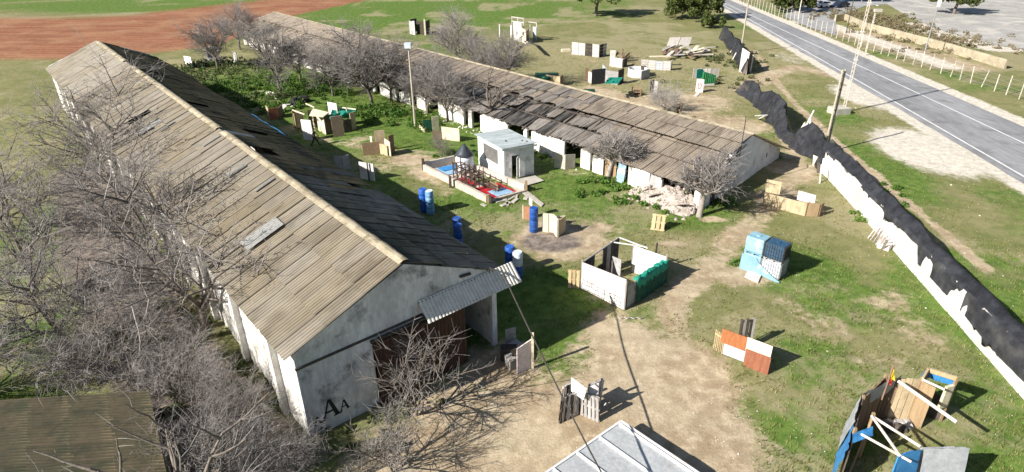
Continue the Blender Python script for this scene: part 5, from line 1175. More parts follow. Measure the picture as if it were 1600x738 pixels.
mb = MB(); mb.hexa([Hq(f, s, z) for z in (0, HZ) for f, s in ((lF - .16, .16), (lF, .16), (lF, lS), (lF - .16, lS))]); mb.build('side_wall', m_hut, hu)
mb = MB(); mb.hexa([Hq(f, s, z) for z in (0, HZ) for f, s in ((.16, lS - .16), (lF - .16, lS - .16), (lF - .16, lS), (.16, lS))]); mb.build('back_wall', m_hut, hu)
mb = MB(); mb.hexa([Hq(f, s, z) for z in (.96, 2.29) for f, s in ((.97, .10), (3.33, .10), (3.33, .13), (.97, .13))]); mb.build('window_shutter', m_greyb if False else M('grey_mesh', (.16, .155, .15), (.12, .115, .11), rnd=0), hu)
mb = MB(); a_ = Hq(-.02, 1.42, 0); mb.hexa([Hq(f, s, z) for z in (.05, 1.95) for f, s in ((-.06, 1.25), (-.55, .80), (-.57, .83), (-.06, 1.30))]); mb.build('door', m_white, hu)
for i in range(9):
    f0 = -.18 + (lF + .36) * i / 9; f1 = -.18 + (lF + .36) * (i + 1) / 9 - .012; mb = MB()
    mb.hexa([Hq(f, s, z) for dz in (0, .05) for f, s, z in ((f0, -.22, HZ + .02 + dz), (f1, -.22, HZ + .02 + dz), (f1, lS + .2, HZ + .10 + dz), (f0, lS + .2, HZ + .10 + dz))]); mb.build('roof_sheet', m_hutroof, hu)
mb = MB(); mb.hexa([Hq(f, s, z) for z in (HZ - .12, HZ + .02) for f, s in ((-.2, -.24), (-.14, -.24), (-.14, lS + .2), (-.2, lS + .2))]); mb.build('fascia', m_hutroof, hu)
for (f, s) in ((1.4, 1.0), (.9, 2.2), (.5, 2.4)):
    mb = MB(); mb.box(Hq(f, s, HZ + .13), (.22, .12, .06), .4 + f); mb.build('roof_debris', m_darkw, hu)
mb = MB(); pts = [G(*q) for q in ((790, 285), (836, 276), (850, 284), (822, 292), (812, 305), (796, 292))]; mb.add([(p.x, p.y, .03) for p in pts] , [tuple(range(6))])
mb.v = [(v[0], v[1], .10) for v in mb.v]; mb.build('paving', m_conc, kind='structure')
mb = MB()
for k in range(14):
    p = G(R.uniform(755, 850), R.uniform(296, 322)); mb.box(p + Vector((0, 0, .04)), (R.uniform(.3, 1.2), R.uniform(.15, .4), .1), R.uniform(0, 3))
mb.build('broken_concrete', m_conc, kind='stuff'); tag(bpy.data.objects['broken_concrete'], 'broken pale concrete pieces on the grass around the walled pit', 'concrete')

# ------------------------------------------------------------------ low walled pit with tarps, windmill and racks
pit = empty('walled_pit', G(740, 290), 0, 'low walled rectangular pit with red and blue tarps on its floor', 'pit')
pA, pB, pC, pD = PIT
for a_, b_, h, nm in ((pA, pB, .55, 'wall'), (pB, pC, .22, 'wall'), (pC, pD, .62, 'wall'), (pD, pA, .72, 'wall')):
    d = (b_ - a_).normalized() * .12; mb = MB(); mb.wall(a_ + d, b_ - d, -.05, h, .24); mb.build(nm, m_brick, pit)
Pq = lambda f, s: pA + (pB - pA) * f + (pD - pA) * s
def sheet(name, f0, f1, s0, s1, mat, z, amp=.05, n=12):
    mb = MB(); mb.grid([[Pq(f0 + (f1 - f0) * i / n, s0 + (s1 - s0) * j / n) + Vector((0, 0, z + amp * (fbm(np.array([i * .9 + f0 * 30]), np.array([j * .9]), 3)[0]))) for j in range(n + 1)] for i in range(n + 1)]); mb.build(name, mat, pit)
sheet('floor', .015, .985, .05, .95, m_brick, .02, .02); sheet('blue_tarp', .08, .26, .10, .80, m_paleblue, .08); sheet('blue_tarp', .06, .17, .3, .9, m_bluet, .14)
sheet('red_tarp', .70, .97, .14, .93, m_redt, .10, .14); sheet('red_tarp', .40, .62, .08, .5, m_redt, .08, .05); sheet('blue_tarp', .84, .98, .30, .80, m_paleblue, .22, .05)
for (q, h, mt) in ((pA, 1.05, m_brownm), (pC, .95, m_tanb), (pB, .7, m_tanb), (G(704, 293), .95, m_darkw), (G(766, 318), .7, m_darkw)):
    mb = MB(); mb.beam(q, q + Vector((0, 0, h)), .2); mb.build('post', mt, pit)
wm = empty('miniature_windmill', G(727, 268), 0, 'miniature round windmill tower with a dark slate cone roof', 'windmill'); c = G(727, 268)
mb = MB(); mb.lathe([(.80, 0), (.78, .5), (.75, 1.15), (.73, 1.55)], c, 24); mb.build('tower', m_silo, wm, True)
mb = MB(); mb.lathe([(.78, 1.52), (.80, 1.57), (.55, 1.9), (.28, 2.2), (.02, 2.52)], c, 24); mb.build('cone_roof', m_slate, wm, True)
mb = MB(); mb.box(c + Vector((-.62, -.42, .55)), (.06, .35, .8), .95); mb.build('door', m_brownm, wm)
rk_ = empty('steel_rack', G(735, 285), 0, 'brown latticed steel rack frames standing in the walled pit', 'rack')
ra, rb_ = G(709, 281), G(744, 301); rd = (rb_ - ra); rn = Vector((-rd.y, rd.x, 0)).normalized()
for off in (.0, .75):
    for i in range(6):
        p = ra + rd * (i / 5) + rn * off; mb = MB(); mb.beam(p, p + Vector((0, 0, 1.60 + (.35 if i in (0, 5) else 0) * (off > 0))), .08); mb.build('upright', m_brownm, rk_)
    for z in (.35, .9, 1.42):
        mb = MB(); mb.beam(ra + rn * off + Vector((0, 0, z)), rb_ + rn * off + Vector((0, 0, z)), .07); mb.build('rail', m_brownm, rk_)
    for i in range(5):
        p, q = ra + rd * (i / 5) + rn * off, ra + rd * ((i + 1) / 5) + rn * off; mb = MB(); z0, z1 = ((.35, 1.42) if i % 2 else (1.42, .35)); mb.beam(p + Vector((0, 0, z0)), q + Vector((0, 0, z1)), .05); mb.build('brace', m_brownm, rk_)
for i in range(6):
    for z in (.9, 1.42):
        p = ra + rd * (i / 5) + Vector((0, 0, z)); mb = MB(); mb.beam(p, p + rn * .75, .06); mb.build('cross_bar', m_brownm, rk_)
bx = empty('rusty_cage', G(765, 292), 0, 'low dark rusty cage between the rack and the hut wall', 'cage'); c0 = G(758, 296)
for z in (.15, .45, .75):
    mb = MB(); mb.beam(c0 + Vector((0, 0, z)), c0 + rd * .42 + Vector((0, 0, z)), .06); mb.build('rail', m_brownm, bx)
for i in range(6):
    p = c0 + rd * (.42 * i / 5); mb = MB(); mb.beam(p, p + Vector((0, 0, .8)), .06); mb.build('upright', m_brownm, bx)
mb = MB(); mb.wall(c0 + rn * .3, c0 + rd * .42 + rn * .3, 0, .75, .06); mb.build('back_panel', m_brownb, bx)

# ------------------------------------------------------------------ plywood maze and screens between the buildings
mz = panels('plywood_maze', (505, 205), 'plywood maze of white, tan and brown boards roofed with cream sheet and green net', 'maze', [
    ('white_board', (475, 218.5), (490.5, 220), 0, 2.05, .07, m_white), ('tan_board', (461, 203), (466, 202), 0, 2.0, .07, m_tanb), ('tan_board', (463, 203), (476, 197), 0, 1.7, .06, m_ply),
    ('cream_board', (498, 204), (510, 211), 0, 2.0, .07, m_cream), ('dark_board', (510, 211), (521, 207), 0, 1.9, .06, m_brownb), ('brown_board', (521, 215), (538.5, 212.5), 0, 2.1, .08, M('pale_brown_board', (.36, .27, .20), (.29, .215, .155), rnd=0)),
    ('dark_board', (538.5, 208), (551, 206), 0, 1.35, .06, m_darkw), ('tan_board', (549.5, 204), (557, 201), 0, 1.8, .07, m_ply), ('dark_board', (484, 196), (500, 194), 0, 1.6, .06, m_brownb), ('white_board', (517, 196), (531, 199), .4, 2.5, .06, m_white), ('red_board', (506, 199), (515, 198), .9, 1.5, .06, m_redbrown)])
mb = MB(); mb.slab([G(483, 181, 2.0), G(505, 183, 2.0), G(514, 176, 2.05), G(489, 170, 2.05)], .05); mb.build('roof_board', m_cream, mz)
mb = MB(); n = 10; mb.grid([[G(514 + 38 * i / n + 1.0 * j, 186 - 3.0 * j - .2 * i, 1.55 + .5 * fbm(np.array([i * .8]), np.array([j * .8]), 3)[0] - .9 * abs(j - 3) / 3 * (i / n)) for j in range(6)] for i in range(n + 1)]); mb.build('green_net', m_gnet, mz, True)
for a_, b_, z in (((457, 172), (476, 179), 2.0), ((478, 162), (491, 168), 2.0), ((533, 168), (556, 171), 2.0)):
    mb = MB(); mb.beam(G(*a_, z), G(*b_, z), .1); mb.build('top_beam', m_cream, mz)
for px, py in ((492, 205), (531, 203), (534, 197), (545, 199)):
    p = G(px, py); mb = MB(); mb.beam(p, p + Vector((0, 0, 2.1)), .1); mb.build('post', m_cream, mz)
weeds('dry_branches', [(500, 201, .6, .5, 6)], m_shrub, 'grey green dry branches heaped on the plywood maze', 'branches', 57, 50, .12, 1.9)
panels('brown_screen', (435, 187), 'red brown board screen standing beyond the hangar roof edge', 'screen', [('board', (422, 188), (437, 186), 0, 1.25, .07, m_redbrown), ('board', (437, 186), (443, 179), 0, 1.15, .07, m_brownb), ('side_board', (418, 180), (423, 188), 0, 1.1, .06, m_ply)])
panels('plywood_bunker', (592, 241), 'plywood bunker with one tall pale board and a low brown board', 'bunker', [('brown_board', (568, 244), (595, 241.5), 0, 1.25, .07, M('mid_brown_board', (.30, .21, .13), (.24, .165, .10), rnd=0)), ('tall_board', (588, 238), (604, 236.5), 0, 2.05, .06, m_ply), ('side_board', (603, 239), (611.5, 245), 0, 1.4, .06, m_cream), ('dark_board', (609, 241), (617, 238), 0, 1.75, .07, m_brownb), ('edge', (581, 237), (584, 238), 0, 1.5, .08, m_cream), ('tall_board', (592, 241), (606, 244), 0, 1.05, .05, m_ply)])
panels('cream_screen', (690, 215), 'two cream boards with a brown one between, beside the lamp post', 'screen', [('cream_board', (676, 205), (686.5, 203.5), 0, 1.5, .06, m_cream), ('cream_board', (691, 218), (718.5, 221.5), 0, 1.3, .06, m_cream), ('brown_board', (676, 219), (692, 218), 0, .9, .06, M('earth_board', (.27, .2, .14), (.22, .16, .11), rnd=0)), ('dark_board', (662, 206), (675, 205), 0, 1.2, .06, m_gdark), ('edge', (654, 199), (664, 208), 0, .35, .12, m_cream)])
panels('white_board_screen', (575, 281), 'white panel with a dark post in front at the hangar roof edge', 'panel', [('board', (564, 279), (586, 283), 0, 1.5, .06, m_white), ('post', (576, 283), (578, 283), 0, 1.6, .1, m_darkw)])
panels('grey_board_pair', (536, 264), 'two grey panels just beyond the hangar roof edge', 'panels', [('panel', (525, 267), (536, 266), 0, 1.3, .06, m_greyb), ('panel', (537, 266), (548, 264), 0, 1.3, .06, m_greyb)])
# far left remnants
p = panels('white_frame_board', (335, 96), 'white framed dark board standing at the red field edge', 'board', [('board', (325, 100), (345, 98), .6, 2.3, .08, m_greyb), ('rim', (324.5, 100), (327.5, 99.8), 0, 2.4, .12, m_white), ('rim', (343, 98.4), (345.5, 98.2), 0, 2.4, .12, m_white), ('rim', (327.5, 99.7), (343, 98.5), 2.15, 2.42, .12, m_white), ('rim', (327.5, 99.9), (343, 98.7), .55, .8, .12, m_white)])
panels('white_stand', (296, 105), 'small white stand on legs left of the framed board', 'stand', [('board', (291, 104), (302, 106), .5, 1.5, .08, m_white), ('leg', (291, 104), (293, 104.3), 0, .5, .1, m_white), ('leg', (300, 105.6), (302, 106), 0, .5, .1, m_white)])
panels('white_marker', (370, 97), 'narrow white marker board on the weeds by the red field', 'board', [('board', (367, 97), (372, 98), 0, 1.5, .1, m_white), ('foot', (366, 97), (373, 98), 0, .12, .3, m_white)])
weeds('dark_scrub', [(310, 104, 2, 1.2, 14), (350, 101, 2, 1, 14)], M('dark_leaf', (.03, .045, .02), (.02, .03, .014), rnd=0), 'dark scrub under the framed board at the field edge', 'scrub', 58, 60, .2, 1.0)
jp = empty('junk_heap', G(425, 162), 0, 'heap of broken white boards and black sheeting among the weeds', 'junk')
for i, (px, py, s, mt) in enumerate(((421, 146, .9, m_white), (427, 148, .7, m_cream), (433, 155, .6, m_greyb), (448, 164, .8, m_white), (458, 165, .6, m_white), (443, 167, .9, m_greyw))):
    q = G(px, py, .5); mb = MB(); mb.box(q, (s, s * .6, .06), i * 1.1, M=Matrix.Rotation(i * 1.1, 3, 'Z') @ Matrix.Rotation(.5, 3, 'X')); mb.build('board', mt, jp)
for i in range(5): mb = MB(); rock_mb(mb, G(462 + i * 4 - 4, 160 - i, .2), .75, i + 50); mb.build('black_sheeting', m_black, jp)
bt_ = MB(); n = 10; bt_.grid([[HW(WID + .3 + .5 * j / 4, 27 + 7 * i / n, ZE - .1 - .22 * j + .2 * fbm(np.array([i * .8]), np.array([j * .9]), 2)[0]) for j in range(5)] for i in range(n + 1)]); bt_.build('blue_tarp', m_bluet, label='blue tarp hanging off the far roof edge of the hangar', cat='tarp', smooth=True)

# ------------------------------------------------------------------ bunkers beyond the barn
def far_pallets(name, label, pts, h, mats, group=None, dark=()):
    o = empty(name, G(*pts[0]), 0, label, 'pallets', group)
    for i, (a_, b_) in enumerate(zip(pts[:-1], pts[1:])):
        A2, B2 = G(*a_), G(*b_); d = B2 - A2; n = max(1, round(d.length / 1.15)); 
        for k in range(n):
            f0, f1 = k / n + .01, (k + 1) / n - .01; mb = MB(); mt = mats[(i + k) % len(mats)]
            hh = h * R.uniform(.92, 1.04)
            for s in range(4): z0 = hh * s / 4; mb.wall(A2 + d * f0, A2 + d * f1, z0, z0 + hh / 4 - .05, .05)
            for f in (f0, (f0 + f1) / 2, f1 - .02): p = A2 + d * f; mb.beam(p, p + Vector((0, 0, hh)), .09)
            mb.build('pallet', mt if (i, k) not in dark else m_darkw, o)
    return o
m_pw = M('bleached_wood', (.60, .56, .54), (.48, .44, .42), 3, .9, rnd=.12)
far_pallets('pallet_fort', 'long row of bleached pallets with two dark gaps, farthest beyond the barn', [(893, 85), (936, 90), (947, 86)], 1.95, [m_pw, m_pw, m_greyw], dark=((0, 2), (0, 5), (1, 0)))
mb = MB(); mb.box(G(884, 81) + Vector((0, 0, .2)), (1.4, .8, .4), .2); mb.build('tan_box', m_cream, label='low tan box lying left of the pallet row', cat='box')
f2 = empty('timber_heap', G(965, 100), 0, 'dark heap of timber behind a low pinkish pallet box', 'timber'); mb = MB(); mb.wall(G(954, 103), G(973, 106), 0, 1.2, .5); mb.build('pallet_box', m_pinkw, f2)
mb = MB(); mb.wall(G(953, 95), G(961, 95), 0, 1.5, .3); mb.build('white_board', m_white, f2)
for i in range(14): mb = MB(); q = G(R.uniform(962, 980), R.uniform(92, 100)); mb.beam(q + Vector((R.uniform(-.6, 0), 0, 0)), q + Vector((R.uniform(-.5, .9), R.uniform(-.6, .6), R.uniform(.6, 1.7))), .22, .12); mb.build('timber', m_brownb if i % 3 else m_darkw, f2)
mb = MB(); mb.wall(G(973, 106), G(979, 102), 0, 1.1, .1); mb.build('side_board', m_darkw, f2)
f3 = panels('container_bunker', (950, 132), 'grey boxed bunker with green net on top and a black panel beside it', 'bunker', [('black_panel', (924, 133), (945, 130.5), 0, 1.95, .1, M('charcoal_panel', (.05, .05, .055), (.04, .04, .045), rnd=0)), ('brown_board', (914, 127), (920, 127), 0, 1.7, .2, m_brownb), ('pink_board', (919.5, 128), (925, 131), 0, 1.35, .1, m_pinkw),
    ('grey_board', (945, 130.5), (965, 133), 0, 1.7, .1, m_greyb), ('dark_board', (965, 133), (973.5, 129), 0, 1.85, .1, m_darkw), ('grey_board', (941, 124), (946, 130), 0, 1.9, .1, m_tote)])
mb = MB(); n = 8; mb.grid([[G(944 + 22 * i / n + 1.5 * j, 131 - 2.0 * j, 1.75 + .6 * fbm(np.array([i * 1.1]), np.array([j * 1.1]), 3)[0]) for j in range(6)] for i in range(n + 1)]); mb.build('green_net', m_gnet, f3, True)
mb = MB(); mb.beam(G(973, 132), G(988, 128), .12); mb.build('loose_batten', m_pal, label='thin batten lying on the ground beside the grey boxed bunker', cat='batten')
tk = empty('round_tank', G(997, 119), 0, 'open round white tank beyond the barn roof', 'tank'); c = G(996, 119)
mb = MB(); r_o = 1.32; mb.lathe([(r_o, 0), (r_o, 1.05), (r_o - .09, 1.05), (r_o - .09, .05)], c, 28, cap=False); mb.build('ring_wall', m_white, tk, True)
mb = MB(); mb.lathe([(r_o - .1, .3), (.01, .3)], c, 28, cap=False); mb.build('floor', m_conc, tk)
mb = MB(); mb.wall(G(1001, 126), G(1014, 122), 0, 1.2, .1); mb.build('grey_panel', m_greyb, tk)
mb = MB(); mb.box(c + Vector((.9, .9, .9)), (.7, .4, .5)); mb.build('dark_box', m_darkw, tk)
far_pallets('pallet_row', 'low row of bleached pallets right of the round tank', [(1001, 108), (1047, 111), (1049, 108)], 1.35, [m_pw, m_pw, m_tote])
mb = MB(); mb.box(G(1030, 104) + Vector((0, 0, 1.42)), (3.0, .5, .12), .1); mb.build('top_plank', m_cream, label='pale plank resting on the low pallet row', cat='plank')
cr = empty('wooden_crate', G(994, 149), 0, 'small open wooden crate behind the barn roof', 'crate'); p = G(994, 149)
for x in (-.45, .45):
    for y in (-.4, .4): mb = MB(); q = p + Vector((x, y, 0)); mb.beam(q, q + Vector((0, 0, .95)), .12); mb.build('post', m_tanb, cr)
for z in (.12, .5, .9):
    for y in (-.46, .46): mb = MB(); mb.beam(p + Vector((-.5, y, z)), p + Vector((.5, y, z)), .12, .08); mb.build('slat', m_tanb, cr)
mb = MB(); mb.box(p + Vector((.1, 0, .3)), (.6, .6, .5)); mb.build('filling', m_darkw, cr)
panels('grey_stub_screen', (1018, 147), 'narrow dark grey screen by the pale bush behind the barn', 'screen', [('board', (1015, 146), (1021, 145), 0, 1.6, .1, m_darkw), ('board', (1021, 145), (1027, 147), 0, 1.5, .08, m_greyb)])
far_pallets('pallet_row', 'grey pallets standing behind the green tubes near the black netting', [(1082, 122), (1123, 121)], 1.3, [m_greyw, m_pw])
gt = empty('green_tube_bunker', G(1105, 132), 0, 'row of upright green tubes bundled in front of grey pallets', 'tubes')
for i in range(7):
    p = G(1097.5 + i * 2.9, 134 - .15 * i); mb = MB(); mb.tube([p, p + Vector((0, 0, 1.75 - .08 * i))], .16, 8); mb.build('tube', m_gtube, gt)
mb = MB(); mb.slab([G(1088, 124), G(1100, 122), G(1100, 122) + Vector((0, .3, 1.2)), G(1088, 124) + Vector((0, .3, 1.2))], .06); mb.build('green_net', m_gnet, gt)
mb = MB(); mb.beam(G(1099, 137) + Vector((0, 0, .3)), G(1115, 136) + Vector((0, 0, .3)), .2); mb.build('bar', m_pw, gt)
sg_ = empty('pink_board_sign', G(1092, 145), 0, 'pink board sign with a red mark standing before the green tubes', 'sign'); A2, B2 = G(1086.5, 144), G(1098, 145.5)
mb = MB(); mb.wall(A2, B2, 0, 1.65, .08); mb.build('board', m_pinkw, sg_)
d2 = (B2 - A2).normalized(); nn = Vector((d2.y, -d2.x, 0)); W3 = lambda s, z: A2 + d2 * s + nn * .044 + Vector((0, 0, z)); ww = (B2 - A2).length
mb = MB()
for a_, b_ in (((.30, .5), (.30, 1.2)), ((.30, .5), (.65, .55)), ((.65, .55), (.72, 1.1)), ((.45, .9), (.6, 1.2))):
    p0, p1 = W3(a_[0] * ww, a_[1]), W3(b_[0] * ww, b_[1]); dd_ = (p1 - p0).normalized(); pr = dd_.cross(nn) * .05; mb.add([p0 - pr, p1 - pr, p1 + pr, p0 + pr], [(0, 1, 2, 3)])
mb.build('red_mark', M('red_paint', (.45, .08, .09), rnd=0), sg_, kind='stuff')
mb = MB(); mb.slab([G(1083, 151), G(1089, 151.5), G(1094, 146), G(1088, 146)], .05); mb.v = [(v[0], v[1], v[2] + .06) for v in mb.v]; mb.build('ground_board', m_pinkw, label='pale board lying flat below the pink sign', cat='board')
dp = empty('timber_debris', G(1062, 85), 0, 'scattered pile of pale timber and broken pallets near the far net', 'timber')
for i in range(46):
    q = G(R.uniform(1032, 1096), R.uniform(76, 90), R.uniform(.05, .5)); L_ = R.uniform(.8, 3.0); an = R.gauss(.5, .5); v = Vector((cos(an) * L_, sin(an) * L_, R.uniform(-.1, .6)))
    mb = MB(); mb.beam(q, q + v, R.uniform(.2, .6), .08); mb.build('plank', (m_pw, m_cream, m_greyw, m_brownb, m_darkw)[i % 5], dp)
for (px, py, an) in ((1042, 72, .3), (1060, 72, .8)):
    q = G(px, py); mb = MB(); mb.slab([q, q + Vector((1.8, .3, 0)), q + Vector((2.3, .8, 1.3)), q + Vector((.5, .5, 1.3))], .1); mb.build('pallet', m_pw, dp)
panels('tan_box_bunker', (864, 134), 'tan plywood box just behind the barn ridge', 'bunker', [('board', (853, 132), (875, 135), 0, 1.25, .08, m_ply), ('side_board', (875, 135), (879, 131), 0, 1.2, .08, m_brownb)])
mb = MB(); n = 10; mb.grid([[G(836 + 36 * i / n, 128 - 2.4 * j, .1 + 1.2 * sin(pi * i / n) * sin(pi * j / 6) * (.6 + .6 * fbm(np.array([i * .7]), np.array([j * .7]), 3)[0])) for j in range(7)] for i in range(n + 1)]); mb.build('green_netting', m_gdark, label='dark green netting heaped behind the barn ridge', cat='netting', smooth=True)
mb = MB(); n = 8; mb.grid([[G(905 + 24 * i / n, 148 - 1.8 * j, .05 + .5 * sin(pi * i / n) * sin(pi * j / 5) * fbm(np.array([i * .9]), np.array([j * .9]), 3)[0]) for j in range(6)] for i in range(n + 1)]); mb.build('green_netting', m_gdark, label='flat scrap of green netting on grass behind the barn roof', cat='netting', smooth=True)
# white tower with stairs
wt = panels('white_tower', (815, 65), 'white and tan board tower with top rails and a slanting stair', 'tower', [('white_board', (803, 62), (815, 66), 0, 3.0, .1, m_white), ('tan_board', (815, 66), (822, 69), 0, 2.3, .1, m_cream), ('white_board', (798, 60), (802, 61), 0, 2.2, .1, m_white), ('side_board', (822, 69), (826, 64), 0, 2.0, .1, m_brownb), ('window', (817, 67.2), (819, 68), 1.3, 1.8, .13, m_darkin), ('window', (806, 63.3), (809, 64.3), 1.2, 1.6, .13, m_greyb)])
for z in (3.0, 3.7):
    mb = MB(); mb.beam(G(800, 61) + Vector((0, 0, z)), G(818, 64) + Vector((0, 0, z)), .13); mb.build('rail', m_pw, wt)
for px, py in ((800, 61), (809, 62.5), (818, 64)): mb = MB(); p = G(px, py); mb.beam(p, p + Vector((0, 0, 3.8)), .13); mb.build('post', m_pw, wt)
b0, t0 = G(842, 72), G(824, 66, 2.5); sdw = Vector((-.5, .9, 0)).normalized()
for o_ in (0, 1.0): mb = MB(); mb.beam(b0 + sdw * o_, t0 + sdw * o_, .14, .2); mb.build('stringer', m_pw, wt)
for i in range(8): p = b0.lerp(t0, (i + .5) / 8); mb = MB(); mb.beam(p, p + sdw, .3, .07); mb.build('step', m_pw, wt)
for px, py, h in ((828, 62, 3.0), (838, 64, 3.0)): mb = MB(); p = G(px, py); mb.beam(p, p + Vector((0, 0, h)), .12); mb.build('post', m_white, wt)
mb = MB(); mb.beam(G(826, 62) + Vector((0, 0, 2.95)), G(839, 64) + Vector((0, 0, 2.95)), .13); mb.build('rail', m_pw, wt)
mb = MB(); mb.wall(G(833, 63), G(838, 65), .5, 2.3, .1); mb.build('grey_board', m_tote, wt)
pole('white_stake', 781, 58, 2.2, .14, .10, m_white, 'white stake standing left of the white tower', 'stake')
dh = panels('dark_hut', (655, 54), 'dark roofless hut with a white door frame and white post', 'hut', [('dark_wall', (652, 53), (664, 55), 0, 2.3, .1, M('dark_olive_board', (.06, .055, .035), (.045, .042, .028), rnd=0)), ('dark_wall', (664, 55), (672, 50), 0, 2.2, .1, m_darkw), ('grey_wall', (641, 53), (646, 54.5), 0, 2.3, .15, m_greyb), ('door_frame', (646, 54.5), (649, 54.6), 0, 2.4, .15, m_white), ('post', (663.5, 55.5), (666, 55.5), 0, 2.8, .2, m_cream), ('dark_wall', (642, 50), (652, 48), 0, 2.2, .1, m_darkw)])

# ------------------------------------------------------------------ timber fort with tarps, lower right
tf_ = empty('pole_fort', G(1400, 690), 0, 'open fort of plank walls, white poles and blue tarps with a red and yellow pennant', 'fort')
ZT = 2.35
def T3(x, y, z=ZT): return G(x, y, z)
def gd(v): return Vector((v.x, v.y, 0))
c1, c2, c3, c4 = T3(1336, 672), T3(1349, 621), T3(1384, 588), T3(1440, 593)
def planks(a, b, n, h, mat, nm='plank', gap=.02, base=0.0):
    a, b = gd(a), gd(b); d = (b - a)
    for i in range(n):
        w_ = .95 / n * gap if False else 0; mb = MB(); mb.wall(a + d * (i / n), a + d * ((i + 1) / n - gap / max(d.length, .1)), base, h + R.uniform(-.06, .06), .05); mb.build(nm, mat, tf_)
planks(c1, c2, 5, 2.25, m_darkw); planks(c2, c3, 4, 2.3, m_brownb); planks(c3, c3.lerp(c4, .45), 3, 2.3, m_brownb); planks(c3.lerp(c4, .4), c4, 3, 2.3, m_ply, 'pale_plank', .04)
mb = MB(); e4 = gd(c4) + Vector((.5, -.9, 0)); mb.wall(gd(c4), gd(c4) + Vector((.35, -.5, 0)), 0, 2.3, .05); mb.build('side_board', m_tanb, tf_)
def drape(a, b, mat, zt, zb, nm, off=.08, seed=1, lean=.25, n=12, m=8):
    a, b = gd(a), gd(b); d = (b - a); on = Vector((d.y, -d.x, 0)).normalized()
    cc = (a + b) / 2 - gd(G(1420, 680)); on = on if on.dot(cc) > 0 else -on
    rows = [[a + d * (i / n) + on * (off + lean * j / m + .14 * (fbm(np.array([i * .7 + seed]), np.array([j * .6]), 3)[0] - .5)) + Vector((0, 0, zt + (zb - zt) * j / m + .12 * (fbm(np.array([i * .9 + seed]), np.array([3.]), 2)[0] - .5) * (1 if j in (0, m) else .3))) for j in range(m + 1)] for i in range(n + 1)]
    mb = MB(); mb.grid(rows); mb.build(nm, mat, tf_, True)
c0 = c1 + (c1 - c2) * .55
planks(c0, c1, 3, 2.1, m_darkw)
drape(c0, c1.lerp(c2, .35), m_bluet, 2.2, .45, 'blue_tarp', seed=2); drape(c1.lerp(c2, .2), c2, m_greyt, 2.42, .7, 'grey_tarp', .10, 5)
drape(c2, c3.lerp(c4, .5), m_greyt, 2.44, 1.5, 'grey_tarp', .1, 9, .1)
mb = MB(); n = 8; a_, b_ = T3(1349, 650, 2.45), T3(1330, 690, 2.0); mb.grid([[T3(1332 + 32 * i / n, 678 - 12 * i / n + 5 * j, 2.3 + .12 * fbm(np.array([i * .9]), np.array([j * .9]), 2)[0] - .1 * j) for j in range(4)] for i in range(n + 1)]); mb.build('blue_tarp', m_bluet, tf_, True)
for (a_, b_, r) in (((1362, 650, 2.3), (1438, 698, 2.25), .055), ((1362, 650, 2.35), (1406, 712, 2.2), .055), ((1334, 672, 2.2), (1424, 722, 2.2), .05), ((1404, 596, 2.5), (1495, 660, 2.5), .075), ((1441, 593, 2.4), (1476, 609, 2.4), .05)):
    mb = MB(); mb.tube([T3(*a_), T3(*b_)], r, 8); mb.build('white_pole', m_wpole, tf_)
for c in (c1, c2, c3, c4, T3(1364, 650, 2.3)): mb = MB(); mb.beam(gd(c), gd(c) + Vector((0, 0, 2.45)), .10); mb.build('post', m_tanb, tf_)
mb = MB(); mb.beam(gd(T3(1336, 712, 1.2)), T3(1364, 652, 2.3), .07); mb.build('rust_brace', m_tanb, tf_)
fp = gd(T3(1386, 600)); mb = MB(); mb.tube([fp, fp + Vector((.05, .05, 3.3))], .035, 6); mb.build('flag_pole', m_brownb, tf_)
fb0 = fp + Vector((.05, .05, 3.3)); fl = empty('pennant', fb0 - Vector((0, 0, 1.0)), 0, 'red and yellow pennant drooping from the pole of the corner fort', 'flag')
for (z0, z1, mt, w0, w1, nm) in ((0, -.12, m_flag_r, .03, .08, 'red_stripe'), (-.12, -.72, m_flag_y, .08, .26, 'yellow_stripe'), (-.72, -.98, m_flag_r, .20, .14, 'red_stripe')):
    mb = MB(); n = 5; mb.grid([[fb0 + Vector(((-.02 if k == 0 else (w0 + (w1 - w0) * i / n)) + .02, .03 * sin(i * 1.4 + k), z0 + (z1 - z0) * i / n)) for k in range(3)] for i in range(n + 1)] ) if False else mb.grid([[fb0 + Vector(((w0 + (w1 - w0) * i / n) * k / 3, .035 * sin(k * 2.0 + i), z0 + (z1 - z0) * i / n - .03 * k)) for k in range(4)] for i in range(n + 1)]); mb.build(nm, mt, fl)
r1_, r2_ = T3(1404, 712, 2.2), T3(1440, 699, 2.25); r3_ = T3(1510, 699, 2.2)
planks(r1_, r2_, 3, 2.15, m_bluet, 'blue_board'); planks(r2_, r3_, 4, 2.2, m_greyt, 'grey_mesh_board')
mb = MB(); n = 10; mb.grid([[Vector((*r2_.lerp(r3_, i / n).xy, 0)) + Vector((0, -.15 - .06 * j, 2.26 - .28 * j + .1 * fbm(np.array([i * .8]), np.array([j * .5]), 2)[0])) for j in range(8)] for i in range(n + 1)]); mb.build('grey_mesh', m_greyt, tf_, True)
mb = MB(); mb.grid([[Vector((*r1_.lerp(r2_, i / 6).xy, 0)) + Vector((-.08, -.12 - .05 * j, 2.24 - .28 * j + .08 * fbm(np.array([i * .8 + 3]), np.array([j * .5]), 2)[0])) for j in range(8)] for i in range(7)]); mb.build('blue_tarp', m_bluet, tf_, True)
q1, q2, q3 = T3(1441, 593, 2.4), T3(1450, 578, 2.4), T3(1495, 592, 2.4)
for a_, b_ in ((q1, q2), (q2, q3)): mb = MB(); mb.beam(a_, b_, .09, .2); mb.build('top_beam', m_pal, tf_); drape(a_, b_, m_bluet, 2.5, 1.9, 'blue_tarp', .05, 14, .1)
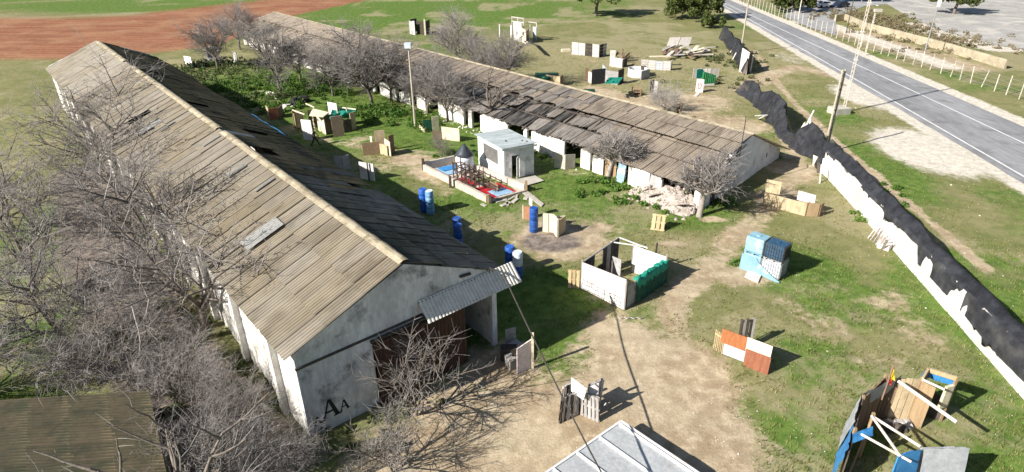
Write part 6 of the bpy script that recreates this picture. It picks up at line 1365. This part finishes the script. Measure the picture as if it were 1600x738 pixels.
for q in (q2, q3): mb = MB(); mb.beam(gd(q), gd(q) + Vector((0, 0, 2.45)), .1); mb.build('post', m_tanb, tf_)
planks(q2, q3, 4, 1.3, m_darkw)
mb = MB(); mb.box(gd(T3(1478, 620, 1.5)) + Vector((0, 0, 1.5)), (.4, .12, 1.2), .3); mb.build('hanging_board', m_cream, tf_)
for i in range(7): mb = MB(); rock_mb(mb, G(1390 + 9 * (i % 4), 662 + 6 * (i // 4), .1), .3, i + 70); mb.build('white_sack' if i < 4 else 'dark_sack', m_greyb if i < 4 else m_darkw, tf_)

# ------------------------------------------------------------------ metal roofed cabin (bottom), brown shed roof (bottom left)
CZ = .75
cb = empty('metal_roofed_shed', G(970, 660, CZ) - Vector((0, 0, CZ)), 0, 'low shed with a pale standing seam metal roof at the bottom edge', 'shed')
K0 = G(970, 661, CZ); ue = Vector((cos(radians(220.2)), sin(radians(220.2)), 0)); ve = Vector((cos(radians(-46)), sin(radians(-46)), 0)); CU, CV = 6.4, 6.4
Kq = lambda a_, b_, z: K0 + ue * a_ + ve * b_ + Vector((0, 0, z))
for i in range(5):
    a0, a1 = i * CU / 5, (i + 1) * CU / 5 - .015
    mb = MB(); mb.hexa([Kq(*q) for q in ((a0, 0, -.05), (a1, 0, -.05), (a1, CV, -.12), (a0, CV, -.12), (a0, 0, 0), (a1, 0, 0), (a1, CV, -.07), (a0, CV, -.07))]); mb.build('roof_panel', m_metal, cb)
for i in range(6):
    a0 = max(.03, i * CU / 5 - .06); mb = MB(); mb.hexa([Kq(*q) for q in ((a0, .02, .002), (a0 + .13, .02, .002), (a0 + .13, CV, -.068), (a0, CV, -.068), (a0 + .03, .02, .07), (a0 + .10, .02, .07), (a0 + .10, CV, 0), (a0 + .03, CV, 0))]); mb.build('seam', m_seam, cb)
for a_, b_ in ((Kq(-.06, -.05, -.02), Kq(CU, -.05, -.02)), (Kq(-.08, -.05, -.02), Kq(-.08, CV, -.09))): mb = MB(); mb.beam(a_, b_, .09, .14); mb.build('roof_edge', m_seam, cb)
mb = MB(); mb.hexa([Kq(a_, b_, z) for z in (-CZ, -.13) for a_, b_ in ((.2, .2), (CU - .2, .2), (CU - .2, CV - .2), (.2, CV - .2))]); mb.build('wall', m_white, cb)
mb = MB(); mb.beam(Kq(-.12, 2.5, -.03), Kq(-.12, 3.6, -.05), .1); mb.build('rust_trim', m_rust, cb)
sh = empty('brown_shed', G(200, 700, 2.5) - Vector((0, 0, 2.5)), 0, 'shed with a dark brown corrugated roof among bare trees at the bottom left', 'shed')
m_roof_brown = M('brown_corrugated', (.125, .10, .06), (.085, .078, .045), .5, .9, .2, 50, dirt=(.05, .055, .03), damt=.4, rnd=.06, trough=.5)
s_c = G(233, 612, 2.5); s_d = G(262, 748, 2.5) - s_c; sL = s_d.length; s_d.normalize(); s_u = Vector((-1, -.03, 0)).normalized(); sm = [corr_mesh('roof_sheet', m_roof_brown, 1.09, 1.75, 6, .035, 300 + i, .05) for i in range(3)]
sv = s_u + Vector((0, 0, -.05)); sw = Vector((0, 0, 1))
for m_ in sm: m_.transform(Matrix(((s_d.x, sv.x, 0, 0), (s_d.y, sv.y, 0, 0), (s_d.z, sv.z, 1, 0), (0, 0, 0, 1))))
for i in range(6):
    for j in range(4):
        o_ = s_c + s_d * (i * 1.05) + s_u * (j * 1.6) + Vector((0, 0, -.083 * j + .010 * (i % 2)))
        uvec = s_d; vvec = (s_u + Vector((0, 0, -.05))); 
        link('roof_sheet', sm[(i + j) % 3], sh, Matrix.Translation(o_ - sh.location))
mb = MB(); mb.hexa([s_c + s_d * a_ + s_u * b_ + Vector((0, 0, z)) for z in (-2.5, -.95) for a_, b_ in ((.15, .15), (5.9, .15), (5.9, 6.0), (.15, 6.0))]); mb.build('wall', m_brick, sh)
# cable from the hangar corner to the cabin, leaning boards by the doorway
ca = HW(9.75, -.3, 4.72); S_ = G(1040, 697); kk = 2.55 / math.tan(SUN_EL); cbp = Kq(2.4, -.05, .05)
cb0 = HW(10.3, -.25, 4.5); cq = G(915, 692, 2.5); cend = cq + (cq - cb0) * .42; cend.z = 2.0
pts = [cb0.lerp(cq, i / 12) - Vector((0, 0, .12 * sin(pi * i / 12))) for i in range(13)] + [cq.lerp(cend, i / 3) for i in (1, 2, 3)]
mb = MB(); mb.beam(Vector((cend.x, cend.y, -.2)), cend + Vector((0, 0, .1)), .12); mb.build('cable_post', m_greyw, label='short post holding the lower end of the black cable', cat='post')
mb = MB(); mb.tube(pts, .035, 6); mb.build('cable', m_darkm, label='black cable running down from the hangar corner over the low metal roofed shed', cat='cable')
lb = empty('leaning_boards', G(815, 580), 0, 'pale board and post leaning among dark junk right of the hangar doorway', 'boards')
mb = MB(); mb.wall(G(808, 584), G(832, 574), 0, 1.5, .06, z1b=1.75); mb.build('board', m_pinkw, lb)
mb = MB(); p = G(832, 575); mb.beam(p, p + Vector((0, 0, 2.1)), .12); mb.build('post', m_cream, lb)
for i, (px, py, s, mt) in enumerate(((795, 560, .5, m_darkw), (803, 553, .45, m_greyb), (808, 565, .4, m_darkw), (798, 572, .4, m_greyw))):
    q = G(px, py); mb = MB(); mb.box(q + Vector((0, 0, s * .7)), (s * 1.6, s, s * 1.4), i * .7); mb.build('crate', mt, lb)
mb = MB(); mb.wall(G(790, 545), G(806, 541), 0, 1.2, .06); mb.build('board', m_greyb, lb)
cw = empty('corrugated_offcut', G(478, 722), 0, 'upright rusty corrugated offcut at the near foot of the hangar corner', 'sheet')
for i in range(2):
    mb = MB(); n = 12; a_, b_ = G(466 + 9 * i, 728 - 3 * i), G(474 + 9 * i, 726 - 3 * i); P = [[a_.lerp(b_, k / n) + Vector((0, .025 * (k % 2), z)) for z in (0, 1.35 - .25 * i)] for k in range(n + 1)]; mb.grid(P); mb.build('sheet', m_cream if i else m_tanb, cw)

# ------------------------------------------------------------------ people
def person(px, py, facing, mat, label, pose):
    p = G(px, py); o = empty('person', p, facing, label, 'person'); V = []; E = []; Rr = []
    def pt(x, y, z, r, par=None):
        V.append((x, y, z)); Rr.append(r); i = len(V) - 1
        if par is not None: E.append((par, i))
        return i
    st = pose['stride']; hip = pt(0, 0, .93, .135); wa = pt(.02, 0, 1.08, .12, hip); ch = pt(.04, 0, 1.30, .145, wa); nk = pt(.06, 0, 1.47, .06, ch)
    for s in (-1, 1):
        f = st * s; hp = pt(.0, s * .10, .88, .10, hip); kn = pt(f * .22 + .04, s * .11, .50, .065, hp); an = pt(f * .42 - .02, s * .11, .09, .045, kn); to = pt(f * .42 + .16, s * .12, .04, .04, an)
        shd = pt(.03, s * .19, 1.40, .065, ch); ex, ez, hx, hy, hz = pose['arm'][0 if s < 0 else 1]; el = pt(ex, s * .24, ez, .045, shd); wr = pt(hx, s * hy, hz, .032, el)
    me = bpy.data.meshes.new('body'); me.from_pydata(V, E, []); b = bpy.data.objects.new('body', me); COL.objects.link(b)
    sk = b.modifiers.new('skin', 'SKIN'); su = b.modifiers.new('sub', 'SUBSURF'); su.levels = 1; su.render_levels = 1
    for i, r in enumerate(Rr): me.skin_vertices[0].data[i].radius = (r, r)
    me.skin_vertices[0].data[0].use_root = True
    dg = bpy.context.evaluated_depsgraph_get(); m2 = bpy.data.meshes.new_from_object(b.evaluated_get(dg)); bpy.data.objects.remove(b)
    m2.name = 'body'; m2.materials.clear(); m2.materials.append(mat); m2.polygons.foreach_set('use_smooth', [True] * len(m2.polygons)); link('body', m2, o)
    Mx = ROOTM[o.name]; T = lambda q: Mx @ Vector(q)
    mb = MB(); mb.lathe([(.03, 1.50), (.075, 1.53), (.098, 1.60), (.10, 1.67), (.085, 1.73), (.04, 1.77)], T((.07, 0, 0)) - Vector((0, 0, p.z)), 12)
    nx = T((.17, 0, 1.60)); mb.beam(nx - Vector((0, 0, .03)), nx + Vector((0, 0, .02)), .03); hd = mb.build('head', m_skin, o, True)
    mb = MB(); mb.lathe([(.108, 1.64), (.112, 1.70), (.09, 1.76), (.03, 1.79)], T((.055, 0, 0)) - Vector((0, 0, p.z)), 12); mb.build('hair', m_black, hd, True)
    mb = MB()
    for s in (-1, 1): e = T((.165, s * .035, 1.64)); mb.box(e, (.012, .022, .012), facing)
    mb.build('eyes', m_black, hd, kind='stuff')
    for k, s in enumerate((-1, 1)):
        ex, ez, hx, hy, hz = pose['arm'][k]; w = Vector((hx, s * hy, hz)); d = (w - Vector((ex, s * .24, ez))).normalized(); sd_ = d.cross(Vector((0, s, .2))).normalized(); mb = MB()
        mb.tube([T(w), T(w + d * .09)], [.03, .036], 6)
        for j in range(4): a = w + d * .085 + sd_ * (-.028 + .019 * j); mb.tube([T(a), T(a + d * (.04 + .006 * (1.5 - abs(j - 1.5)))), T(a + d * .07 + Vector((0, -s * .02, 0)))], [.0095, .009, .007], 5)
        a = w + d * .03 + sd_ * -.03; mb.tube([T(a), T(a + d * .03 - sd_ * .025), T(a + d * .06 - sd_ * .03)], [.011, .010, .008], 5); mb.build('hand', m_skin, o)
    return o, T
person(493, 228, radians(12), m_cloth, 'person in dark clothes walking past the white board of the plywood maze', {'stride': .85, 'arm': ((-.14, 1.14, -.10, .26, .90), (.16, 1.14, .30, .24, .98))})
po, T = person(1057, 188, radians(-60), m_camo, 'person in dark camouflage standing behind the barn holding a long marker', {'stride': .3, 'arm': ((.05, 1.12, .30, .14, 1.20), (.08, 1.12, .34, .20, 1.32))})
mk = empty('marker_gun', T((.3, 0, 1.2)), 0, 'dark long marker held upright by the person behind the barn', 'marker')
mb = MB(); mb.beam(T((.36, .14, 1.05)), T((.40, .22, 1.80)), .05, .05); mb.build('barrel', m_darkm, mk)
mb = MB(); mb.box(T((.36, .14, 1.15)), (.10, .06, .22)); mb.build('body', m_darkm, mk)
mb = MB(); mb.lathe([(.02, -.08), (.06, -.04), (.07, .04), (.03, .09)], T((.36, .14, 1.38)), 10); mb.build('hopper', m_black, mk)
